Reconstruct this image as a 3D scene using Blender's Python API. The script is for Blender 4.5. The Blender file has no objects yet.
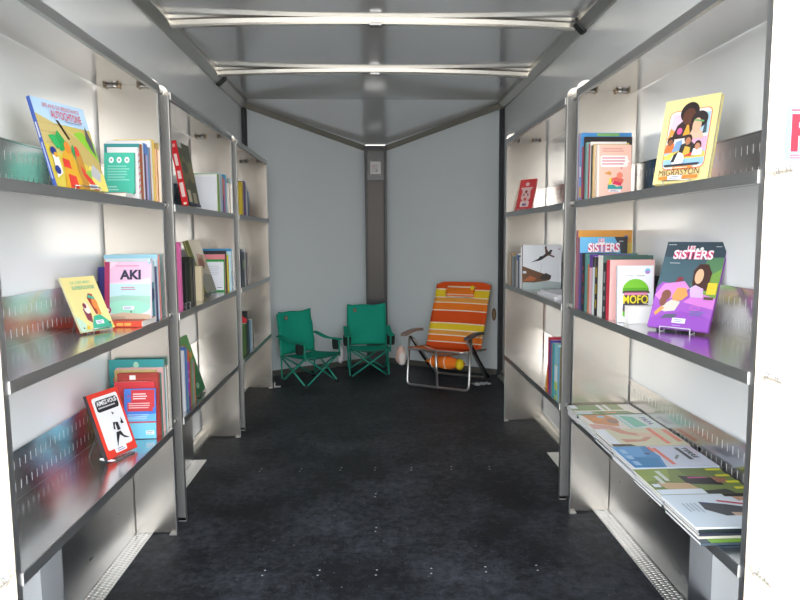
import bpy, math, random
from mathutils import Matrix, Vector
random.seed(7)
C = bpy.context.scene.collection
PI = math.pi

# ---------------------------------------------------------------- materials
def lin(h):
    h = h.lstrip('#')
    o = []
    for i in (0, 2, 4):
        c = int(h[i:i+2], 16) / 255
        o.append(c / 12.92 if c <= .04045 else ((c + .055) / 1.055) ** 2.4)
    return (o[0], o[1], o[2], 1)

_mc = {}
def M(h, rough=.45, metal=0., spec=.5):
    k = (h, rough, metal, spec)
    if k in _mc: return _mc[k]
    m = bpy.data.materials.new('paint_' + h.lstrip('#')); m.use_nodes = True
    b = m.node_tree.nodes['Principled BSDF']
    b.inputs['Base Color'].default_value = lin(h)
    b.inputs['Roughness'].default_value = rough
    b.inputs['Metallic'].default_value = metal
    b.inputs['Specular IOR Level'].default_value = spec
    _mc[k] = m
    return m

def nodes(name):
    m = bpy.data.materials.new(name); m.use_nodes = True
    nt = m.node_tree
    return m, nt, nt.nodes['Principled BSDF']

def brushed(name, col, rough, stretch, bump=.02, var=.06, scale=30):
    """brushed sheet metal: fine streaks along one axis"""
    m, nt, b = nodes(name)
    b.inputs['Metallic'].default_value = 1
    tc = nt.nodes.new('ShaderNodeTexCoord'); mp = nt.nodes.new('ShaderNodeMapping')
    mp.inputs['Scale'].default_value = stretch
    nt.links.new(tc.outputs['Object'], mp.inputs['Vector'])
    n = nt.nodes.new('ShaderNodeTexNoise'); n.inputs['Scale'].default_value = scale; n.inputs['Detail'].default_value = 4
    nt.links.new(mp.outputs[0], n.inputs['Vector'])
    mr = nt.nodes.new('ShaderNodeMapRange')
    mr.inputs['To Min'].default_value = rough - var; mr.inputs['To Max'].default_value = rough + var
    nt.links.new(n.outputs['Fac'], mr.inputs['Value']); nt.links.new(mr.outputs[0], b.inputs['Roughness'])
    n2 = nt.nodes.new('ShaderNodeTexNoise'); n2.inputs['Scale'].default_value = 2.2; n2.inputs['Detail'].default_value = 3
    nt.links.new(tc.outputs['Object'], n2.inputs['Vector'])
    mx = nt.nodes.new('ShaderNodeMix'); mx.data_type = 'RGBA'
    c = lin(col); mx.inputs['A'].default_value = c
    mx.inputs['B'].default_value = (c[0]*.9, c[1]*.89, c[2]*.87, 1)
    nt.links.new(n2.outputs['Fac'], mx.inputs['Factor']); nt.links.new(mx.outputs['Result'], b.inputs['Base Color'])
    bp = nt.nodes.new('ShaderNodeBump'); bp.inputs['Strength'].default_value = bump; bp.inputs['Distance'].default_value = .002
    nt.links.new(n.outputs['Fac'], bp.inputs['Height']); nt.links.new(bp.outputs[0], b.inputs['Normal'])
    return m

PANEL = brushed('brushed_panel', '#f4ece2', .27, (6, 6, .25), bump=0, var=.004)
DECK = brushed('polished_deck', '#d9d9da', .2, (.4, .4, 6), bump=.004, var=.03)
LIP = brushed('shelf_edge_metal', '#cdcfd1', .42, (6, .2, 6), bump=0)
TRIMM = M('#cbc8c2', .28, 1)
RIBM = M('#e0dcd4', .25, 1)
WELLM = brushed('wheel_box_metal', '#b9bbbe', .3, (3, .3, 1))
TREAD = None
STEEL = M('#d8d8da', .25, 1)
WIRE = M('#d0d0d2', .3, 1)
ALU = M('#d6d4d2', .3, 1)
BLACKP = M('#17171b', .45)
PAPER = M('#efe9dc', .8)

def white_panel(name, col, rough, metal=0):
    m, nt, b = nodes(name)
    tc = nt.nodes.new('ShaderNodeTexCoord')
    n = nt.nodes.new('ShaderNodeTexNoise'); n.inputs['Scale'].default_value = 1.6; n.inputs['Detail'].default_value = 2
    nt.links.new(tc.outputs['Object'], n.inputs['Vector'])
    c = lin(col)
    mx = nt.nodes.new('ShaderNodeMix'); mx.data_type = 'RGBA'
    mx.inputs['A'].default_value = c; mx.inputs['B'].default_value = tuple(v*.95 for v in c[:3]) + (1,)
    nt.links.new(n.outputs['Fac'], mx.inputs['Factor']); nt.links.new(mx.outputs['Result'], b.inputs['Base Color'])
    bp = nt.nodes.new('ShaderNodeBump'); bp.inputs['Strength'].default_value = .03; bp.inputs['Distance'].default_value = .01
    nt.links.new(n.outputs['Fac'], bp.inputs['Height']); nt.links.new(bp.outputs[0], b.inputs['Normal'])
    b.inputs['Roughness'].default_value = rough
    b.inputs['Specular IOR Level'].default_value = .6; b.inputs['Metallic'].default_value = metal
    return m
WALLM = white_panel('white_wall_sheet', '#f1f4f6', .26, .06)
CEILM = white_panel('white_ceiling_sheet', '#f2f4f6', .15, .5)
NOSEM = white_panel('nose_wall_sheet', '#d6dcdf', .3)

def floor_mat():
    m, nt, b = nodes('black_rubber_floor')
    tc = nt.nodes.new('ShaderNodeTexCoord')
    n = nt.nodes.new('ShaderNodeTexNoise'); n.inputs['Scale'].default_value = 2.6; n.inputs['Detail'].default_value = 8; n.inputs['Roughness'].default_value = .68
    nt.links.new(tc.outputs['Object'], n.inputs['Vector'])
    fine = nt.nodes.new('ShaderNodeTexNoise'); fine.inputs['Scale'].default_value = 26; fine.inputs['Detail'].default_value = 10; fine.inputs['Roughness'].default_value = .78
    nt.links.new(tc.outputs['Object'], fine.inputs['Vector'])
    pr = nt.nodes.new('ShaderNodeMath'); pr.operation = 'MULTIPLY'
    nt.links.new(n.outputs['Fac'], pr.inputs[0]); nt.links.new(fine.outputs['Fac'], pr.inputs[1])
    r = nt.nodes.new('ShaderNodeValToRGB')
    r.color_ramp.elements[0].position = .2; r.color_ramp.elements[1].position = .48
    r.color_ramp.elements[0].color = lin('#1b1c20'); r.color_ramp.elements[1].color = lin('#5c5f66')
    nt.links.new(pr.outputs[0], r.inputs['Fac'])
    # specks of grit
    n2 = nt.nodes.new('ShaderNodeTexNoise'); n2.inputs['Scale'].default_value = 70; n2.inputs['Detail'].default_value = 2
    nt.links.new(tc.outputs['Object'], n2.inputs['Vector'])
    r2 = nt.nodes.new('ShaderNodeValToRGB')
    r2.color_ramp.elements[0].position = .7; r2.color_ramp.elements[1].position = .76
    nt.links.new(n2.outputs['Fac'], r2.inputs['Fac'])
    mx = nt.nodes.new('ShaderNodeMix'); mx.data_type = 'RGBA'
    mx.inputs['B'].default_value = lin('#7a7c80')
    nt.links.new(r.outputs[0], mx.inputs['A']); nt.links.new(r2.outputs[0], mx.inputs['Factor'])
    nt.links.new(mx.outputs['Result'], b.inputs['Base Color'])
    mr = nt.nodes.new('ShaderNodeMapRange'); mr.inputs['To Min'].default_value = .42; mr.inputs['To Max'].default_value = .7
    nt.links.new(n.outputs['Fac'], mr.inputs['Value']); nt.links.new(mr.outputs[0], b.inputs['Roughness'])
    bp = nt.nodes.new('ShaderNodeBump'); bp.inputs['Strength'].default_value = .12; bp.inputs['Distance'].default_value = .004
    nt.links.new(n2.outputs['Fac'], bp.inputs['Height']); nt.links.new(bp.outputs[0], b.inputs['Normal'])
    b.inputs['Specular IOR Level'].default_value = .35
    return m
FLOORM = floor_mat()

def tread_mat():
    m, nt, b = nodes('diamond_tread_plate')
    b.inputs['Metallic'].default_value = 1; b.inputs['Base Color'].default_value = lin('#d4d2cf'); b.inputs['Roughness'].default_value = .3
    tc = nt.nodes.new('ShaderNodeTexCoord')
    hs = []
    for ang in (45, -45):
        mp = nt.nodes.new('ShaderNodeMapping'); mp.inputs['Rotation'].default_value = (0, 0, math.radians(ang)); mp.inputs['Scale'].default_value = (36, 90, 36)
        nt.links.new(tc.outputs['Object'], mp.inputs['Vector'])
        v = nt.nodes.new('ShaderNodeTexVoronoi'); v.inputs['Scale'].default_value = 1; v.inputs['Randomness'].default_value = 0
        nt.links.new(mp.outputs[0], v.inputs['Vector']); hs.append(v)
    mn = nt.nodes.new('ShaderNodeMath'); mn.operation = 'MINIMUM'
    nt.links.new(hs[0].outputs['Distance'], mn.inputs[0]); nt.links.new(hs[1].outputs['Distance'], mn.inputs[1])
    rp = nt.nodes.new('ShaderNodeValToRGB'); rp.color_ramp.elements[0].position = .15; rp.color_ramp.elements[1].position = .4
    rp.color_ramp.elements[0].color = (1, 1, 1, 1); rp.color_ramp.elements[1].color = (0, 0, 0, 1)
    nt.links.new(mn.outputs[0], rp.inputs['Fac'])
    bp = nt.nodes.new('ShaderNodeBump'); bp.inputs['Strength'].default_value = 1; bp.inputs['Distance'].default_value = .012
    nt.links.new(rp.outputs[0], bp.inputs['Height']); nt.links.new(bp.outputs[0], b.inputs['Normal'])
    return m
TREAD = tread_mat()

def fabric(h, scale=500):
    m, nt, b = nodes('woven_' + h.lstrip('#'))
    b.inputs['Base Color'].default_value = lin(h); b.inputs['Roughness'].default_value = .8
    b.inputs['Specular IOR Level'].default_value = .2
    tc = nt.nodes.new('ShaderNodeTexCoord')
    n = nt.nodes.new('ShaderNodeTexNoise'); n.inputs['Scale'].default_value = 14; n.inputs['Detail'].default_value = 3
    nt.links.new(tc.outputs['Object'], n.inputs['Vector'])
    bp = nt.nodes.new('ShaderNodeBump'); bp.inputs['Strength'].default_value = .35; bp.inputs['Distance'].default_value = .012
    nt.links.new(n.outputs['Fac'], bp.inputs['Height']); nt.links.new(bp.outputs[0], b.inputs['Normal'])
    return m

def clear_mat(name='clear_plastic'):
    m, nt, b = nodes(name)
    b.inputs['Base Color'].default_value = (.95, .97, .98, 1); b.inputs['Roughness'].default_value = .05
    b.inputs['Transmission Weight'].default_value = .95; b.inputs['IOR'].default_value = 1.45
    return m
CLEAR = clear_mat()

# ---------------------------------------------------------------- mesh builder
class MB:
    def __init__(s): s.v = []; s.f = []; s.m = []; s.sm = []; s.mats = []
    def mi(s, m):
        if m not in s.mats: s.mats.append(m)
        return s.mats.index(m)
    def face(s, pts, m, smooth=False):
        i = len(s.v); s.v += [tuple(p) for p in pts]
        s.f.append(tuple(range(i, i+len(pts)))); s.m.append(s.mi(m)); s.sm.append(smooth)
    def hexa(s, p, m):
        """8 corners: bottom 0-3 ccw, top 4-7"""
        i = len(s.v); s.v += [tuple(q) for q in p]; k = s.mi(m)
        for f in ((3,2,1,0),(4,5,6,7),(0,1,5,4),(1,2,6,5),(2,3,7,6),(3,0,4,7)):
            s.f.append(tuple(i+j for j in f)); s.m.append(k); s.sm.append(False)
    def box(s, x0, y0, z0, x1, y1, z1, m):
        s.hexa([(x0,y0,z0),(x1,y0,z0),(x1,y1,z0),(x0,y1,z0),(x0,y0,z1),(x1,y0,z1),(x1,y1,z1),(x0,y1,z1)], m)
    def prism(s, poly, a, b, fn, m):
        """poly of (u,v); fn(u,v,w)->xyz extruded w from a to b"""
        n = len(poly); i = len(s.v); k = s.mi(m)
        s.v += [tuple(fn(u, v, a)) for u, v in poly] + [tuple(fn(u, v, b)) for u, v in poly]
        s.f.append(tuple(i+j for j in range(n))); s.m.append(k); s.sm.append(False)
        s.f.append(tuple(i+n+j for j in reversed(range(n)))); s.m.append(k); s.sm.append(False)
        for j in range(n):
            q = (j+1) % n
            s.f.append((i+j, i+n+j, i+n+q, i+q)); s.m.append(k); s.sm.append(False)
    def tube(s, path, r, m, n=8, closed=False):
        P = [Vector(p) for p in path]; k = s.mi(m); base = len(s.v); N = len(P)
        rr = r if isinstance(r, (list, tuple)) else [r]*N
        up = None
        for j, p in enumerate(P):
            if closed: t = (P[(j+1) % N]-P[j-1]).normalized()
            else: t = ((P[min(j+1, N-1)]-P[max(j-1, 0)])).normalized()
            if up is None:
                up = Vector((0,0,1)) if abs(t.z) < .9 else Vector((1,0,0))
            a = t.cross(up).normalized(); bb = a.cross(t).normalized(); up = bb
            for q in range(n):
                w = 2*PI*q/n
                s.v.append(tuple(p + (a*math.cos(w)+bb*math.sin(w))*rr[j]))
        for j in range(N if closed else N-1):
            j2 = (j+1) % N
            for q in range(n):
                q2 = (q+1) % n
                s.f.append((base+j*n+q, base+j*n+q2, base+j2*n+q2, base+j2*n+q)); s.m.append(k); s.sm.append(True)
        if not closed:
            s.f.append(tuple(base+q for q in reversed(range(n)))); s.m.append(k); s.sm.append(False)
            s.f.append(tuple(base+(N-1)*n+q for q in range(n))); s.m.append(k); s.sm.append(False)
    def sheet(s, fn, nu, nv, th, mfn):
        """two sided cloth sheet; fn(u,v)->(pos, normal); mfn(u,v)->material"""
        base = len(s.v)
        for sgn in (1, -1):
            for j in range(nv+1):
                for i in range(nu+1):
                    p, nn = fn(i/nu, j/nv)
                    s.v.append(tuple(Vector(p)+Vector(nn)*th*.5*sgn))
        W = nu+1; H = (nu+1)*(nv+1)
        for j in range(nv):
            for i in range(nu):
                k = s.mi(mfn((i+.5)/nu, (j+.5)/nv)); a = base+j*W+i
                s.f.append((a, a+1, a+W+1, a+W)); s.m.append(k); s.sm.append(True)
                b = a+H
                s.f.append((b+W, b+W+1, b+1, b)); s.m.append(k); s.sm.append(True)
        def edge(a, b, k):
            s.f.append((a, b, b+H, a+H)); s.m.append(k); s.sm.append(False)
        for i in range(nu):
            edge(base+i+1, base+i, s.mi(mfn((i+.5)/nu, 0.001)))
            edge(base+nv*W+i, base+nv*W+i+1, s.mi(mfn((i+.5)/nu, .999)))
        for j in range(nv):
            edge(base+j*W, base+(j+1)*W, s.mi(mfn(.001, (j+.5)/nv)))
            edge(base+(j+1)*W+nu, base+j*W+nu, s.mi(mfn(.999, (j+.5)/nv)))
    def blob(s, c, r, m, nu=14, nv=9, fn=None):
        base = len(s.v); k = s.mi(m)
        for j in range(nv+1):
            t = PI*j/nv
            for i in range(nu):
                a = 2*PI*i/nu
                d = Vector((math.sin(t)*math.cos(a), math.sin(t)*math.sin(a), math.cos(t)))
                q = fn(d) if fn else 1
                s.v.append((c[0]+r[0]*d.x*q, c[1]+r[1]*d.y*q, c[2]+r[2]*d.z*q))
        for j in range(nv):
            for i in range(nu):
                i2 = (i+1) % nu
                s.f.append((base+j*nu+i, base+(j+1)*nu+i, base+(j+1)*nu+i2, base+j*nu+i2)); s.m.append(k); s.sm.append(True)
    def build(s, name, parent=None, loc=None, rot=None, bevel=0):
        me = bpy.data.meshes.new(name)
        me.from_pydata(s.v, [], s.f)
        for m in s.mats: me.materials.append(m)
        me.polygons.foreach_set('material_index', s.m); me.polygons.foreach_set('use_smooth', s.sm)
        me.update(); me.validate(clean_customdata=False)
        o = bpy.data.objects.new(name, me); C.objects.link(o)
        if parent: o.parent = parent
        if loc is not None: o.location = loc
        if rot is not None: o.rotation_euler = rot
        if bevel:
            bm = o.modifiers.new('Bevel', 'BEVEL'); bm.width = bevel; bm.segments = 2; bm.limit_method = 'ANGLE'
        return o

def tag(o, label, cat, group=None):
    o['label'] = label; o['category'] = cat
    if group: o['group'] = group
    return o
def thing(name, label, cat, loc=(0,0,0), rot=(0,0,0), group=None):
    o = bpy.data.objects.new(name, None); C.objects.link(o); o.empty_display_size = .05
    o.location = loc; o.rotation_euler = rot
    return tag(o, label, cat, group)
def struct(o):
    o['kind'] = 'structure'; return o

_tc = {}
def text_mesh(txt, bold=0.0):
    """letters as flat polygons, cap height 1; returns verts, faces, width"""
    k = (txt, bold)
    if k in _tc: return _tc[k]
    cu = bpy.data.curves.new('t', 'FONT'); cu.body = txt; cu.size = 1.4; cu.offset = bold; cu.resolution_u = 3
    ob = bpy.data.objects.new('t', cu)
    me = ob.to_mesh()
    vs = [(v.co.x, v.co.y) for v in me.vertices]; fs = [tuple(p.vertices) for p in me.polygons]
    ob.to_mesh_clear(); bpy.data.objects.remove(ob); bpy.data.curves.remove(cu)
    x0 = min(v[0] for v in vs); x1 = max(v[0] for v in vs); y0 = min(v[1] for v in vs); y1 = max(v[1] for v in vs)
    vs = [((x-x0), (y-y0)/(y1-y0)) for x, y in vs]
    _tc[k] = (vs, fs, x1-x0)
    return _tc[k]

def art(mb, layers, org, U, V, N, w, h, step=.00022):
    """print cover art as ink layers. org corner, U/V unit directions, N outward normal"""
    org = Vector(org); U = Vector(U); V = Vector(V); N = Vector(N)
    d = step
    def P(u, v): return org + U*(u*w) + V*(v*h) + N*d
    for L in layers:
        k = L[0]
        if k == 'r':
            _, a, b, c, e, col = L; mb.face([P(a,b), P(c,b), P(c,e), P(a,e)], M(col))
        elif k == 'p':
            mb.face([P(a,b) for a, b in L[1]], M(L[2]))
        elif k == 'e':
            _, a, b, ru, rv, col = L; mb.face([P(a+ru*math.cos(t*PI/10), b+rv*math.sin(t*PI/10)) for t in range(20)], M(col))
        elif k == 'rr':     # rounded rectangle
            _, a, b, c, e, rad, col = L; pts = []
            for (cx, cy, t0) in ((c-rad, e-rad*w/h, 0), (a+rad, e-rad*w/h, 90), (a+rad, b+rad*w/h, 180), (c-rad, b+rad*w/h, 270)):
                for q in range(4):
                    t = math.radians(t0+q*30); pts.append((cx+rad*math.cos(t), cy+rad*w/h*math.sin(t)))
            mb.face([P(x, y) for x, y in pts], M(col))
        elif k == 't':      # text, u0, v0, u1, v1, colour, bold
            _, txt, a, b, c, e, col = L[:7]; bold = L[7] if len(L) > 7 else .02; sk = L[8] if len(L) > 8 else 0
            vs, fs, tw = text_mesh(txt, bold)
            for f in fs: mb.face([P(a+(c-a)*vs[i][0]/tw, b+(e-b)*vs[i][1]+sk*vs[i][0]/tw) for i in f], M(col))
        elif k == 'lines':  # rows of small print: u0,v0,u1,v1,n,colour
            _, a, b, c, e, n, col = L; rnd = random.Random(n*7+int(a*100))
            for i in range(n):
                y = b+(e-b)*(i+.5)/n; hh = (e-b)/n*.22; cc = a+(c-a)*rnd.uniform(.75, 1)
                mb.face([P(a,y-hh), P(cc,y-hh), P(cc,y+hh), P(a,y+hh)], M(col))
        d += step

def book(name, label, loc, w, h, t, cover, yaw=0, tilt=0, spine_col=None, side='L', front=(), spine_art=(), lean=0,
         parts=True, cat='book', group=None, soft=True, pages=None, back=None, origin_front=True):
    """closed book standing up. Local: x across the front cover, -y out of the front cover, z up. yaw/tilt in degrees,
    lean = sideways degrees."""
    c = .0012 if soft else .0028
    ins = .001 if soft else .004
    loc = list(loc)
    if tilt > 0: loc[2] += t*math.sin(math.radians(tilt))
    if tilt < 0: pass
    rot = (-math.radians(tilt), math.radians(lean), math.radians(yaw))
    spine_col = spine_col or cover
    mc = M(cover, .38); ms = M(spine_col, .38); mp = M(pages, .8) if pages else PAPER
    mb = MB()
    mb.box(0, 0, 0, w, c, h, mc); mb.box(0, t-c, 0, w, t, h, M(back, .38) if back else mc)
    sx = (0, c) if side == 'L' else (w-c, w)
    mb.box(sx[0], c, 0, sx[1], t-c, h, ms)
    if spine_col != cover:      # coloured spine strip outside
        if side == 'L': mb.face([(-.0002,0,0),(-.0002,t,0),(-.0002,t,h),(-.0002,0,h)], ms)
        else: mb.face([(w+.0002,0,0),(w+.0002,t,0),(w+.0002,t,h),(w+.0002,0,h)], ms)
    if front: art(mb, front, (0,0,0), (1,0,0), (0,0,1), (0,-1,0), w, h)
    if spine_art:
        if side == 'L': art(mb, spine_art, (-.0003,t,0), (0,-1,0), (0,0,1), (-1,0,0), t, h)
        else: art(mb, spine_art, (w+.0003,0,0), (0,1,0), (0,0,1), (1,0,0), t, h)
    pg = MB()
    if side == 'L': pg.box(c, c, ins, w-ins, t-c, h-ins, mp)
    else: pg.box(ins, c, ins, w-c, t-c, h-ins, mp)
    if parts:
        r = thing(name, label, cat, loc, rot, group)
        mb.build('cover', r); pg.build('page_block', r)
    else:
        if side == 'L': mb.box(c, c, ins, w-ins, t-c, h-ins, mp)
        else: mb.box(ins, c, ins, w-c, t-c, h-ins, mp)
        r = mb.build(name, None, loc, rot); tag(r, label, cat, group)
    return r

def easel(label, loc, yaw, tilt, w, t, mat, h=.12, clear=False, deck=0.):
    """bent wire (or clear plastic) book stand, local frame as the book it carries"""
    r = thing('book_stand', label, 'book stand', (loc[0], loc[1], deck), (0,0,math.radians(yaw)))
    a = math.radians(tilt); rad = .0016
    bk = t/math.cos(a)+.004
    if clear:
        mb = MB(); t = .003
        def pl(p0, p1, x0, x1, th):   # plate swept between two (y,z) points
            (ya, za), (yb, zb) = p0, p1
            L = math.hypot(yb-ya, zb-za); ny, nz = -(zb-za)/L*th, (yb-ya)/L*th
            mb.hexa([(x0,ya,za),(x1,ya,za),(x1,ya+ny,za+nz),(x0,ya+ny,za+nz),(x0,yb,zb),(x1,yb,zb),(x1,yb+ny,zb+nz),(x0,yb+ny,zb+nz)], mat)
        x0, x1 = w*.2, w*.8; t0 = t
        pl((-.012,.0005),(.06,.0005), x0, x1, t)
        pl((-.012,.0035),(-.012,.018), x0, x1, -t)
        y0 = bk
        pl((y0,.004),(y0+h*math.sin(a), h*math.cos(a)), x0, x1, -t)
        pl((y0+h*math.sin(a)+.003, h*math.cos(a)-.003),(y0+h*math.sin(a)+.05,.0045), x0, x1, -t)
        mb.build('easel', r)
        return r
    for k, x in enumerate((w*.25, w*.75)):
        mb = MB()
        yb = bk
        mb.tube([(x,-.014,.018),(x,-.016,rad),(x,yb,rad),(x,yb+h*math.sin(a),h*math.cos(a)),(x,yb+h*math.sin(a)+.012,h*math.cos(a)-.004),(x,yb+h*math.sin(a)+.035,rad)], rad, mat, 6)
        mb.build('wire_leg', r)
    mb = MB()
    mb.tube([(w*.25,bk+h*math.sin(a)*.8,h*math.cos(a)*.8),(w*.75,bk+h*math.sin(a)*.8,h*math.cos(a)*.8)], rad, mat, 6)
    mb.build('cross_wire', r)
    mb = MB(); mb.tube([(w*.25,-.014,.018),(w*.75,-.014,.018)], rad, mat, 6); mb.build('lip_wire', r)
    return r
# ---------------------------------------------------------------- the trailer
WL, WR = -1.057, 1.111
Y0, Y1 = 1.12, 5.40          # rear opening, start of the V nose
HC = 2.33
NA, NB, NY = -.058, .133, 6.03   # nose post
T = .05
mb = MB(); mb.prism([(WL-T, Y0-.12), (WR+T, Y0-.12), (WR+T, Y1), (NB, NY), (NA, NY), (WL-T, Y1)], -.10, 0, lambda u, v, w: (u, v, w), FLOORM)
# screw heads set in the floor sheet
SCR = M('#b9babd', .4)
for x, y in ((-.41,2.2),(-.21,2.19),(0,2.18),(.2,2.18),(.4,2.18),(.59,2.18),(-.39,3.22),(-.18,3.22),(0,3.21),(.19,3.2),(.4,3.2),(-.6,3.23),(.6,3.19),(0,2.52),(0,2.87)):
    for d in ((0, 0), (.004, .035)):
        cx, cy = x+d[0], y+d[1]
        mb.face([(cx+.0042*math.cos(q*PI/4), cy+.0042*math.sin(q*PI/4), .0006) for q in range(8)], SCR)
struct(mb.build('floor'))
mb = MB(); mb.box(WL-T, Y0, 0, WL, Y1+.02, HC+T, WALLM); struct(mb.build('wall_left'))
mb = MB(); mb.box(WR, Y0, 0, WR+T, Y1+.02, HC+T, WALLM); struct(mb.build('wall_right'))
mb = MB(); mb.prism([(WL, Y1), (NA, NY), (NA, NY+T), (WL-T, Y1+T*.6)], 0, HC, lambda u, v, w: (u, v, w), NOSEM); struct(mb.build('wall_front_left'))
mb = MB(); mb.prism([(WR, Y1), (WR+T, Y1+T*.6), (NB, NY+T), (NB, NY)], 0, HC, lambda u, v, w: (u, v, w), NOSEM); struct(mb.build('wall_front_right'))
mb = MB(); mb.box(WL-T, Y0, HC, WR+T, Y1-.04, HC+T, CEILM)
ZA = 2.045
mb.hexa([(WL-T,Y1-.04,HC),(WR+T,Y1-.04,HC),(NB,NY+T,ZA),(NA,NY+T,ZA),(WL-T,Y1-.04,HC+T),(WR+T,Y1-.04,HC+T),(NB,NY+T,ZA+T),(NA,NY+T,ZA+T)], CEILM)
struct(mb.build('ceiling'))
# ground outside, behind the open rear
gm, nt, b = nodes('pale_paving'); b.inputs['Base Color'].default_value = lin('#c6bdb0'); b.inputs['Roughness'].default_value = .9
mb = MB(); mb.box(-30, -40, -.60, 30, 40, -.55, gm); struct(mb.build('ground'))

# cove rails where walls meet ceiling
def cove(name, x, s):
    prof = [(0, HC), (0, HC-.068), (.012, HC-.068), (.05, HC-.03), (.05, HC)]
    mb = MB(); mb.prism([(x+s*u, z) for u, z in prof], Y0+.02, Y1-.03, lambda u, z, w: (u, w, z), TRIMM)
    struct(mb.build(name, bevel=.003))
cove('trim_1', WL, 1); cove('trim_2', WR, -1)
# V trim under the sloped nose ceiling
for nm, (xa, xb) in (('trim_3', (WL, NA)), ('trim_4', (WR, NB))):
    p0 = Vector((xa, Y1, HC-.012)); p1 = Vector((xb, NY, ZA+.0)); d = (p1-p0); n = Vector((-d.y, d.x, 0)).normalized()
    if n.y > 0: n = -n
    mb = MB(); up = Vector((0, 0, -.045))
    q = [p0, p1, p1+n*.022, p0+n*.022]
    mb.hexa([v+up for v in q]+q, M('#8d8a80', .4, .6)); struct(mb.build(nm))
# black sealing strips in the two wall corners
for nm, x, s in (('trim_5', WL, 1), ('trim_6', WR, -1)):
    mb = MB(); mb.box(min(x, x+s*.035), Y1-.045, 0, max(x, x+s*.035), Y1+.012, HC-.07, M('#1b1d22', .5)); struct(mb.build(nm, bevel=.004))
# base trims
def base(name, pts, m):
    mb = MB()
    for (x0, y0), (x1, y1) in zip(pts, pts[1:]):
        d = Vector((x1-x0, y1-y0, 0)); n = Vector((-d.y, d.x, 0)).normalized()
        if n.y > 0 and abs(d.x) > .1: n = -n
        a = Vector((x0, y0, 0)); c = Vector((x1, y1, 0))
        mb.hexa([a, c, c+n*.014, a+n*.014] + [v+Vector((0,0,.05)) for v in (a, c, c+n*.014, a+n*.014)], m)
    struct(mb.build(name))
base('baseboard_front', [(WL+.035, Y1+.018), (NA, NY)], M('#77756f', .4, .5))
base('baseboard_nose', [(NB, NY), (WR-.035, Y1+.018)], M('#77756f', .4, .5))
for nm, x, s in (('baseboard_left', WL, 1), ('baseboard_right', WR, -1)):
    mb = MB(); mb.prism([(x, 0), (x+s*.045, 0), (x+s*.045, .012), (x+s*.012, .02), (x+s*.012, .05), (x, .05)], 3.45, Y1-.05, lambda u, z, w: (u, w, z), M('#c9c6bf', .35, .7))
    struct(mb.build(nm))
# rear door frame
mb = MB()
mb.box(WL-.09, Y0-.1, -.12, WL-.0, Y0, HC+.08, TRIMM); mb.box(WR, Y0-.1, -.12, WR+.09, Y0, HC+.08, TRIMM); mb.box(WL-.09, Y0-.1, HC, WR+.09, Y0, HC+.1, TRIMM)
struct(mb.build('door_1'))

# black clamp fittings on the rails
for lab, x, y, s in (('black clamp on the left ceiling rail near the nose', WL, 4.55, 1), ('black clamp on the right ceiling rail above the shelves', WR, 3.36, -1)):
    mb = MB(); mb.prism([(x+s*u, z) for u, z in ((0, HC-.078), (.016, HC-.078), (.062, HC-.034), (.062, HC-.008), (0, HC-.008))], y-.03, y+.03, lambda u, z, w: (u, w, z), BLACKP)
    tag(mb.build('rail_clamp', bevel=.004), lab, 'clamp', 'black clamps on the ceiling rails')

# roof bows
def rib(y, lab):
    mb = MB(); n = 24; prof = [(-.036, .05), (-.031, .036), (-.018, .031), (-.017, .009), (-.012, 0), (.012, 0), (.036, .05)]
    base_ = []
    for i in range(n+1):
        u = i/n; x = WL+.045+(WR-WL-.09)*u; cr = .022*(1-(2*u-1)**2)
        base_.append([(x, y+a, HC-.052+z+cr if z < .05 else HC) for a, z in prof])
    for i in range(n):
        for j in range(len(prof)-1):
            mb.face([base_[i][j], base_[i+1][j], base_[i+1][j+1], base_[i][j+1]], RIBM)
    for e in (0, n): mb.face(base_[e], RIBM)
    # little welded end tabs and centre joint
    r = thing('roof_bow', lab, 'roof rib', (0, 0, 0), group='metal roof bows')
    o = mb.build('bow', r)
    t = MB(); t.box(.0, y-.02, HC-.038, .06, y+.02, HC-.028, STEEL); t.build('joint_plate', r)
    return r
rib(3.40, 'shiny metal roof bow nearest the open rear'); rib(4.40, 'shiny metal roof bow deeper in, ahead of the nose')

# nose post
r = thing('corner_post', 'black vertical post with brownish metal insert where the two nose walls meet', 'post', (0, 0, 0))
mb = MB(); mb.box(NA-.002, NY-.03, 0, NB+.002, NY+.02, ZA, BLACKP); mb.build('back_channel', r)
for x in (NA-.004, NB-.016):
    mb = MB(); mb.box(x, NY-.05, 0, x+.02, NY-.0301, ZA-.002, M('#121216', .4)); mb.build('side_rail', r, bevel=.003)
mb = MB()
x = NA+.018
while x < NB-.026:
    mb.box(x, NY-.038, .62, x+.0145, NY-.0302, 1.72, M('#35312e', .35, .5)); x += .0165
mb.build('ribbed_insert', r)
mb = MB(); mb.box(NA+.018, NY-.036, 1.73, NB-.018, NY-.0302, 2.0, M('#1b1b20', .3)); mb.build('upper_cover', r)
mb = MB(); mb.box(-.012, NY-.042, 1.785, .087, NY-.0361, 1.90, M('#c9c6c6', .4))
art(mb, [('lines', .12, .15, .85, .8, 5, '#a3a0a4'), ('e', .3, .62, .09, .08, '#c98a8f'), ('e', .62, .3, .08, .08, '#77757a')], (-.012, NY-.042, 1.785), (1,0,0), (0,0,1), (0,-1,0), .099, .115)
p = mb.build('plaque', r)
for x in (-.004, .079):
    for z in (1.772, 1.912):
        s = MB(); s.blob((x, NY-.037, z), (.006, .004, .006), STEEL, 8, 5); s.build('screw', p)

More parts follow.
